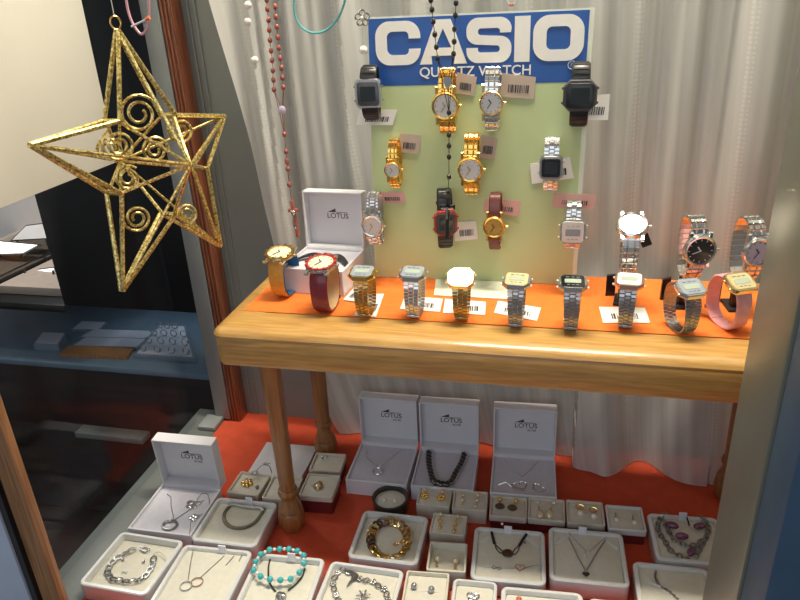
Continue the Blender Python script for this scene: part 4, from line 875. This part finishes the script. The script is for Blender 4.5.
c = jp('r3', [(318,486)], .003)[0]; t = start('pendant', 'round pearl pendant framed in gold, in the dark red box', 'pendant', [c])
b = NB(); sph(b, c, .0056, (1,1,.7), 16, 10); finish(b, 'pearl', 'pearl_gold', t, world=True)
b = NB(); tube(b, ringmesh(c, .0072, 0), .0014, 6, True); tube(b, ringmesh(c+V((0,.0105,0)), .0025, 0), .0008, 5, True); finish(b, 'frame', 'gold_deep', t, world=True)
c = jp('r4', [(322,459)], .003)[0]; b = NB(); sph(b, c, .0032, (1,1,.8)); tube(b, ringmesh(c+V((.004,.006,0)), .004, 0), .0008, 5, True); sph(b, c+V((-.004,.004,0)), .002); tag(finish(b, 'silver_charm', 'silver', loc=c), 'small silver charm in the box at the rear table leg', 'charm')
c = jp('r2', [(284,491)], .001)[0]; b = NB(); tube(b, [c, c+V((.006,.012,0))], .001, 6); tag(finish(b, 'hair_pin', 'gold_deep', loc=c), 'thin gold pin in the box half hidden by the leg', 'pin')
def earring(key, pts, label, s=.2, o=(400,480), group=None):
    """pts: (u, v, radius, material, kind)"""
    pts = [(u, v, r*1.45, m, k) for u, v, r, m, k in pts]; z = TR[key][5]; cs_ = [onz(o[0]+u*s, o[1]+v*s, z+.0005+max(r*.9, .001)) for u, v, r, m, k in pts]
    t = thing('earring', label, 'earring', cs_[0], 0, group)
    for cc, (u, v, r, m, k) in zip(cs_, pts):
        b = NB()
        if k == 'ball': sph(b, cc, r, u=12, v=8); nm = 'pearl' if 'pearl' in m else 'stud'
        elif k == 'disc': lathe(b, [(r*.8,-.0012),(r,0),(r*.8,.0014)], 20, frame3(cc, EX, EY, EZ)); nm = 'disc'
        elif k == 'flower':
            for j in range(6): a = j*pi/3; sph(b, cc+V((r*.62*cos(a), r*.62*sin(a), 0)), r*.42, u=8, v=6)
            nm = 'flower'
        elif k == 'drop': sph(b, cc, r, (.85,1.25,.85)); nm = 'drop'
        elif k == 'hoop': tube(b, [cc+V((r*cos(a*pi/9), r*.5*sin(a*pi/9), r*.4*sin(a*pi/9))) for a in range(18)], .0011, 5, True); nm = 'hoop'
        elif k == 'bar': obox(b, cc, EX, EY, EZ, .0022, r*2, .002); nm = 'bar'
        finish(b, nm, m, t, world=True)
    if len(cs_) > 1: b = NB(); tube(b, cs_, .0006, 5); finish(b, 'wire', 'gold_deep', t, world=True)
for side, dx in (('left', 0), ('right', 1)):
    D = dx
    earring('e1', [(125+86*D,50+8*D,.0024,'pearl_gold','ball'),(122+84*D,80+8*D,.0048,'gold','flower')], f'{side} gold flower earring in the leftmost back row box')
    earring('e2', [(313+77*D,74+2*D,.0022,'pearl_gold','ball'),(313+72*D,100+2*D,.0022,'pearl_gold','ball'),(313+66*D,127+2*D,.0020,'pearl_gold','ball')], f'{side} triple pearl earring in the back row')
    earring('e3', [(498+83*D,97+8*D,.0026,'gold','ball'),(499+62*D,131+8*D,.0054,'brown_bead','disc')], f'{side} dark disc earring hanging from a gold stud')
    earring('e4', [(690+78*D,112+3*D,.0020,'pearl','ball'),(695+58*D,140+2*D,.0012,'gold','ball'),(700+48*D,174+0*D,.0046,'pearl_gold','drop')], f'{side} gold drop earring in the back row')
    earring('e5', [(400+66*D,135+14*D,.0042,'gold','hoop'),(402+67*D,166+15*D,.0036,'pearl','ball')], f'{side} pearl earring hanging from a gold hoop', o=(500,480))
    earring('e6', [(578+86*D,175+12*D,.0035,'gold_deep','bar'),(583+90*D,198+14*D,.0024,'pearl','ball')], f'{side} fine drop earring in the rightmost white box', o=(500,480))
    earring('e7', [(203+86*D,172+10*D,.0023,'pearl_gold','ball'),(199+75*D,205+12*D,.0028,'gold','flower'),(199+70*D,240+18*D,.0020,'gold','ball')], f'{side} long dangling earring above the deep box')
    earring('e8', [(188+90*D,394+10*D,.0030,'pearl_gold','ball'),(183+93*D,425+12*D,.0016,'gold_deep','ball')], f'{side} pearl drop earring inside the deep beige box')
    earring('e9', [(70+87*D,529+17*D,.0032,'pearl_grey','ball')], f'{side} grey pearl stud at the bottom edge')
    earring('tin', [(373+51*D,150+3*D,.0024,'pearl','ball')], f'{side} pearl stud in the round dark tin', o=(310,470))

# ================================================================== HANGING THINGS
CZ = 1.7
def up_to_ceiling(p): return V((p.x, p.y, CZ))
# gold wire star
A_ = radians(72); SNn = V((sin(A_), -cos(A_), .04)).normalized(); PC = ony(147, 168, -.25)
def st_(u, v): return onp(u, v, PC, SNn)
tips = [st_(*p) for p in ((117,30),(224,116),(220,246),(122,291),(30,145))]
inn = [st_(*p) for p in ((168,115),(200,168),(168,214),(114,193),(112,121))]   # between tip k and k+1
ce = cen(inn); fa, ba = ce+SNn*.062, ce-SNn*.062
t = thing('gold_star', 'glittering gold wire star hanging against the side glass', 'star ornament', ce)
b = NB(); R0 = .0030
for k in range(5):
    for ap in (fa, ba): tube(b, [tips[k], ap], R0*.62, 7)
finish(b, 'front_and_back_wires', 'gold_glitter', t, world=True)
b = NB()
for k in range(5):
    a_, p_, c_ = inn[k-1], tips[k], inn[k]
    for s in (-1, 1):
        off = SNn*(.0042*s)
        tube(b, [a_+off*3.2, p_+off*.4], R0*.92, 7); tube(b, [c_+off*3.2, p_+off*.4], R0*.92, 7)
    tube(b, [a_+SNn*.010, fa], R0*.7, 6); tube(b, [a_-SNn*.010, ba], R0*.7, 6); tube(b, [a_-SNn*.011, a_+SNn*.011], R0, 6)
finish(b, 'outline_wires', 'gold_glitter', t, world=True)
uu = V((cos(A_-.45), sin(A_-.45), 0)); vv = V((sin(A_-.45), -cos(A_-.45), .04)).cross(uu).normalized(); vv = vv if vv.z > 0 else -vv
for k, (u, v, r) in enumerate(((139,114,.0225),(181,130,.018),(119,145,.0185),(137,218,.0165),(186,214,.014),(108,150,.015),(155,150,.016),(128,178,.015))):
    c = onp(u, v, PC+SNn*(.012 if k % 2 == 0 else -.008), SNn); b = NB(); n = 54
    tube(b, [c+uu*(r*(1-.72*i/n)*cos(i*2*pi*2.1/n+k))+vv*(r*(1-.72*i/n)*sin(i*2*pi*2.1/n+k)) for i in range(n+1)], .0019, 6); finish(b, 'spiral', 'gold_glitter', t, world=True)
b = NB(); rc = tips[0]+EZ*.0075; tube(b, [rc+uu*(.0055*cos(a*pi/10))+EZ*(.0068*sin(a*pi/10)) for a in range(20)], .0010, 6, True); finish(b, 'hanging_ring', 'gold_deep', t, world=True)
b = NB(); tube(b, [rc+EZ*.0068, up_to_ceiling(rc)], .0005, 5); finish(b, 'thread', 'nylon', t, world=True)
# red bead rosary
def rosary(label, left, right, single, y, m, r, sc, cord, group=None, stretch=(1,1,1.3)):
    PL = [ony(u, v, y) for u, v in left]; PR = [ony(u, v, y) for u, v in right]; PS = [ony(u, v, y) for u, v in single]
    t = start('rosary', label, 'rosary', PS or PL, group)
    for p in PL+PR+PS: b = NB(); sph(b, p, r, stretch, 10, 8); finish(b, 'bead', m, t, world=True)
    j = PS[0] if PS else None; b = NB()
    for q in (PL, PR): tube(b, [up_to_ceiling(q[0])]+q+([j] if j else []), .0005, 5)
    if PS: tube(b, PS, .0005, 5)
    finish(b, 'cord', cord, t, world=True); return t, PL, PR, PS
y_ = -.02
left = [(266.5+ (i*.78), -1+10.0*i) for i in range(10)]; right = [(274.5+.95*i, 6+10.1*i) for i in range(9)]
t, PL, PR, PS = rosary('string of red-brown beads with a wooden cross, hanging left of the sign', [(200+u*.2, v*.2) for u, v in ((333,0),(337,45),(342,100),(346,150),(350,200),(355,253),(360,302),(364,352),(367,400),(370,448))], [(200+u*.2, v*.2) for u, v in ((375,33),(379,85),(384,135),(389,187),(394,240),(401,291),(407,340),(412,390),(417,437))],
    [(160+u*.2, 80+v*.2) for u, v in ((623,272),(630,358),(634,403),(639,445),(646,523))]+[(287,162),(288,169),(289.5,185)], y_, 'red_bead', .0033, 1, 'red_bead')
b = NB(); c = ony(282, 110, y_); sph(b, c, .006, (1,.4,1), 14, 8); finish(b, 'medal', 'dial_lilac', t, world=True)
b = NB(); tube(b, [PL[-1], c, PS[0]], .0005, 5); tube(b, [PR[-1], c], .0005, 5); finish(b, 'joining_cord', 'red_bead', t, world=True)
p0, p1 = ony(291.5, 201, y_), ony(298, 237, y_); d_ = (p1-p0).normalized(); s_ = d_.cross(V((0,1,0)))
b = NB(); obox(b, (p0+p1)/2, s_, d_, V((0,-1,0)), .0055, (p1-p0).length, .004); obox(b, p0+d_*.015, s_, d_, V((0,-1,0)), .016, .005, .004); finish(b, 'cross', 'rose_wood', t, world=True)
b = NB(); tube(b, [PS[-1], p0], .0005, 5); finish(b, 'end_cord', 'red_bead', t, world=True)
b = NB(); q = p0+d_*.017+V((.001,-.003,0)); tube(b, smooth_path([q+V((-.004,0,.002)), q, q+d_*.02+V((-.003,0,0)), q+d_*.026]), .0014, 6); sph(b, q+V((0,-.001,0)), .0035, (1,.5,1)); finish(b, 'figure', 'silver', t, world=True)
# black bead rosary in front of the sign
y_ = -.085
L2 = [(340+u*.2, v*.2) for u, v in ((454,0),(460,48),(466,108),(474,172),(482,235),(488,292))]; R2 = [(340+u*.2, v*.2) for u, v in ((580,15),(577,78),(573,145),(571,208),(568,270))]
S2 = [(449,112.5),(449,135),(449,146),(449,157),(449,177),(448,192)]
t, PL, PR, PS = rosary('string of black beads with a cross, hanging in front of the sign', L2, R2, S2, y_, 'black_bead', .0032, 1, 'black_cord', stretch=(1,1,1.2))
b = NB(); c = ony(447.5, 83, y_); loft(b, [[c+V((x,yy,z)) for x, z in ((-.0055,.004),(-.004,.007),(.004,.007),(.0055,.003),(.003,-.004),(0,-.008),(-.003,-.004))] for yy in (-.001,.001)]); finish(b, 'medal', 'oxid_silver', t, world=True)
b = NB(); tube(b, [PL[-1], c], .0005, 5); tube(b, [PR[-1], c, PS[0]], .0005, 5); finish(b, 'joining_cord', 'black_cord', t, world=True)
p0, p1 = ony(448, 197, y_), ony(447, 238, y_); d_ = (p1-p0).normalized()
b = NB(); obox(b, (p0+p1)/2, EX, d_, V((0,-1,0)), .006, (p1-p0).length, .003); obox(b, p0+d_*.014, EX, d_, V((0,-1,0)), .020, .006, .003); finish(b, 'cross', 'black_bead', t, world=True)
b = NB(); q = p0+d_*.016+V((0,-.0025,0)); tube(b, [q+V((-.008,0,.001)), q, q+V((.008,0,.001))], .0012, 6); tube(b, [q+EZ*.003, q+d_*.014], .0016, 6); finish(b, 'figure', 'silver', t, world=True)
b = NB(); tube(b, [PS[-1], p0], .0005, 5); finish(b, 'end_cord', 'black_cord', t, world=True)
# cords, pearls, brooch
ps = smooth_path([ony(u, v, -.10) for u, v in ((294,-6),(294.5,12),(299,24),(307,31),(317,33),(328,29),(338,18),(344,4),(345,-6))]); t = start('cord_loop', 'turquoise cord loop hanging near the top, left of the sign', 'cord', ps)
b = NB(); tube(b, [up_to_ceiling(ps[0]+V((.02,0,0)))]+ps+[up_to_ceiling(ps[-1]-V((.02,0,0)))], .0014, 8); finish(b, 'cord', 'cyan_cord', t, world=True)
ps = smooth_path([ony(u, v, -.26) for u, v in ((125.5,-6),(128,10),(133,24),(141,34),(147,28),(149,15),(148,-6))]); t = start('cord_loop', 'pink cord loop hanging above the gold star', 'cord', ps)
b = NB(); tube(b, [up_to_ceiling(ps[0]+V((.01,0,0)))]+ps+[up_to_ceiling(ps[-1]-V((.005,0,0)))], .0014, 8); finish(b, 'cord', 'pink_cord', t, world=True)
b = NB(); tube(b, [ony(131.5, 26.5, -.262), ony(148, 18.5, -.262)], .0011, 6); finish(b, 'cross_tie', 'white_gloss', t, world=True)
b = NB(); tube(b, [ony(146, 19.5, -.264), ony(149.5, 17.5, -.264)], .0022, 6); finish(b, 'red_knot', 'coral', t, world=True)
ps = [ony(u, v, -.06) for u, v in ((248,5),(247.5,21.5),(255,60))]; t = start('pearl_strand', 'clear strand with three white pearls beside the curtain edge', 'pearl strand', ps)
for p in ps: b = NB(); sph(b, p, .0050, u=14, v=10); finish(b, 'pearl', 'pearl', t, world=True)
b = NB(); sph(b, ps[2]-EZ*.0075, .002); finish(b, 'stopper', 'silver', t, world=True)
b = NB(); tube(b, [up_to_ceiling(ps[0]), ps[0], ps[1], ps[2], ps[2]-EZ*.009], .0004, 5); finish(b, 'line', 'nylon', t, world=True)
c = ony(362, 18, -.05); t = start('flower_brooch', 'silver flower brooch with pearl drop hanging at the sign corner', 'brooch', [c])
for k in range(5):
    a = k*2*pi/5+.3; q = c+V((.0062*cos(a),0,.0062*sin(a))); b = NB(); tube(b, [q+V((.0036*cos(j*pi/6),0,.0036*sin(j*pi/6))) for j in range(12)], .0013, 6, True); finish(b, 'petal', 'silver', t, world=True)
b = NB(); sph(b, c, .0028); finish(b, 'centre', 'pearl', t, world=True)
p_ = ony(363.5, 50, -.05); b = NB(); sph(b, p_, .0056, u=14, v=10); finish(b, 'pearl', 'pearl', t, world=True)
b = NB(); tube(b, [up_to_ceiling(c), c, p_], .0004, 5); finish(b, 'line', 'nylon', t, world=True)
ps = smooth_path([ony(u, v, -.06) for u, v in ((505,-6),(507,1),(511,5),(516,2),(518,-6))]); t = start('cord_loop', 'white and red cord loop just entering at the top over the sign', 'cord', ps)
b = NB(); tube(b, [up_to_ceiling(ps[0])]+ps+[up_to_ceiling(ps[-1])], .0011, 6); finish(b, 'cord', 'white_gloss', t, world=True)
b = NB(); tube(b, ps[10:16], .0017, 6); finish(b, 'red_section', 'coral', t, world=True)

# ================================================================== LIGHT
def area(name, loc, target, size, power, col, sy=None):
    l = bpy.data.lights.new(name, 'AREA'); l.shape = 'RECTANGLE' if sy else 'DISK'; l.size = size
    if sy: l.size_y = sy
    l.energy = power; l.color = col; o = bpy.data.objects.new(name, l); COL.objects.link(o); o.location = loc
    o.rotation_euler = (V(target)-V(loc)).to_track_quat('-Z', 'Y').to_euler(); return o
area('ceiling_strip_light', (.12,-.06,1.67), (.12,-.03,.4), .60, 28.0, (1,.90,.73), .14)
def spot(name, loc, target, power, col, deg, rad=.04):
    l = bpy.data.lights.new(name, 'SPOT'); l.energy = power; l.color = col; l.spot_size = radians(deg); l.spot_blend = .6; l.shadow_soft_size = rad
    o = bpy.data.objects.new(name, l); COL.objects.link(o); o.location = loc; o.rotation_euler = (V(target)-V(loc)).to_track_quat('-Z', 'Y').to_euler(); return o
spot('ceiling_spot_light', (-.42,-.02,1.66), (-.43,-.02,0), 9, (1,.84,.62), 16)
spot('board_fill', (-.12,-.32,1.64), (-.60,-.16,.70), 42, (1,.88,.72), 30)  # added fill aimed at the cream board to brighten it
area('street_daylight', (-.2,-2.0,1.15), (-.05,0,.15), 1.5, 7.6, (.80,.89,1), 1.2)
area('shelf_fill', (-.86,.50,.134), (-.86,.52,0), .30, .11, (.72,.88,1), .06)  # added fill under the cabinet, brightens the shaded shelf
area('shop_light', (-1.25,.45,1.2), (-1.25,.6,.2), .3, 9, (1,.95,.9))
w = bpy.data.worlds.new('world'); SC.world = w; w.use_nodes = True; bg = w.node_tree.nodes['Background']; bg.inputs[0].default_value = (.80,.82,.86,1); bg.inputs[1].default_value = .19
SC.view_settings.view_transform = 'Standard'; SC.view_settings.look = 'None'; SC.view_settings.exposure = 0; SC.view_settings.gamma = 1
SC.view_settings.use_curve_mapping = False
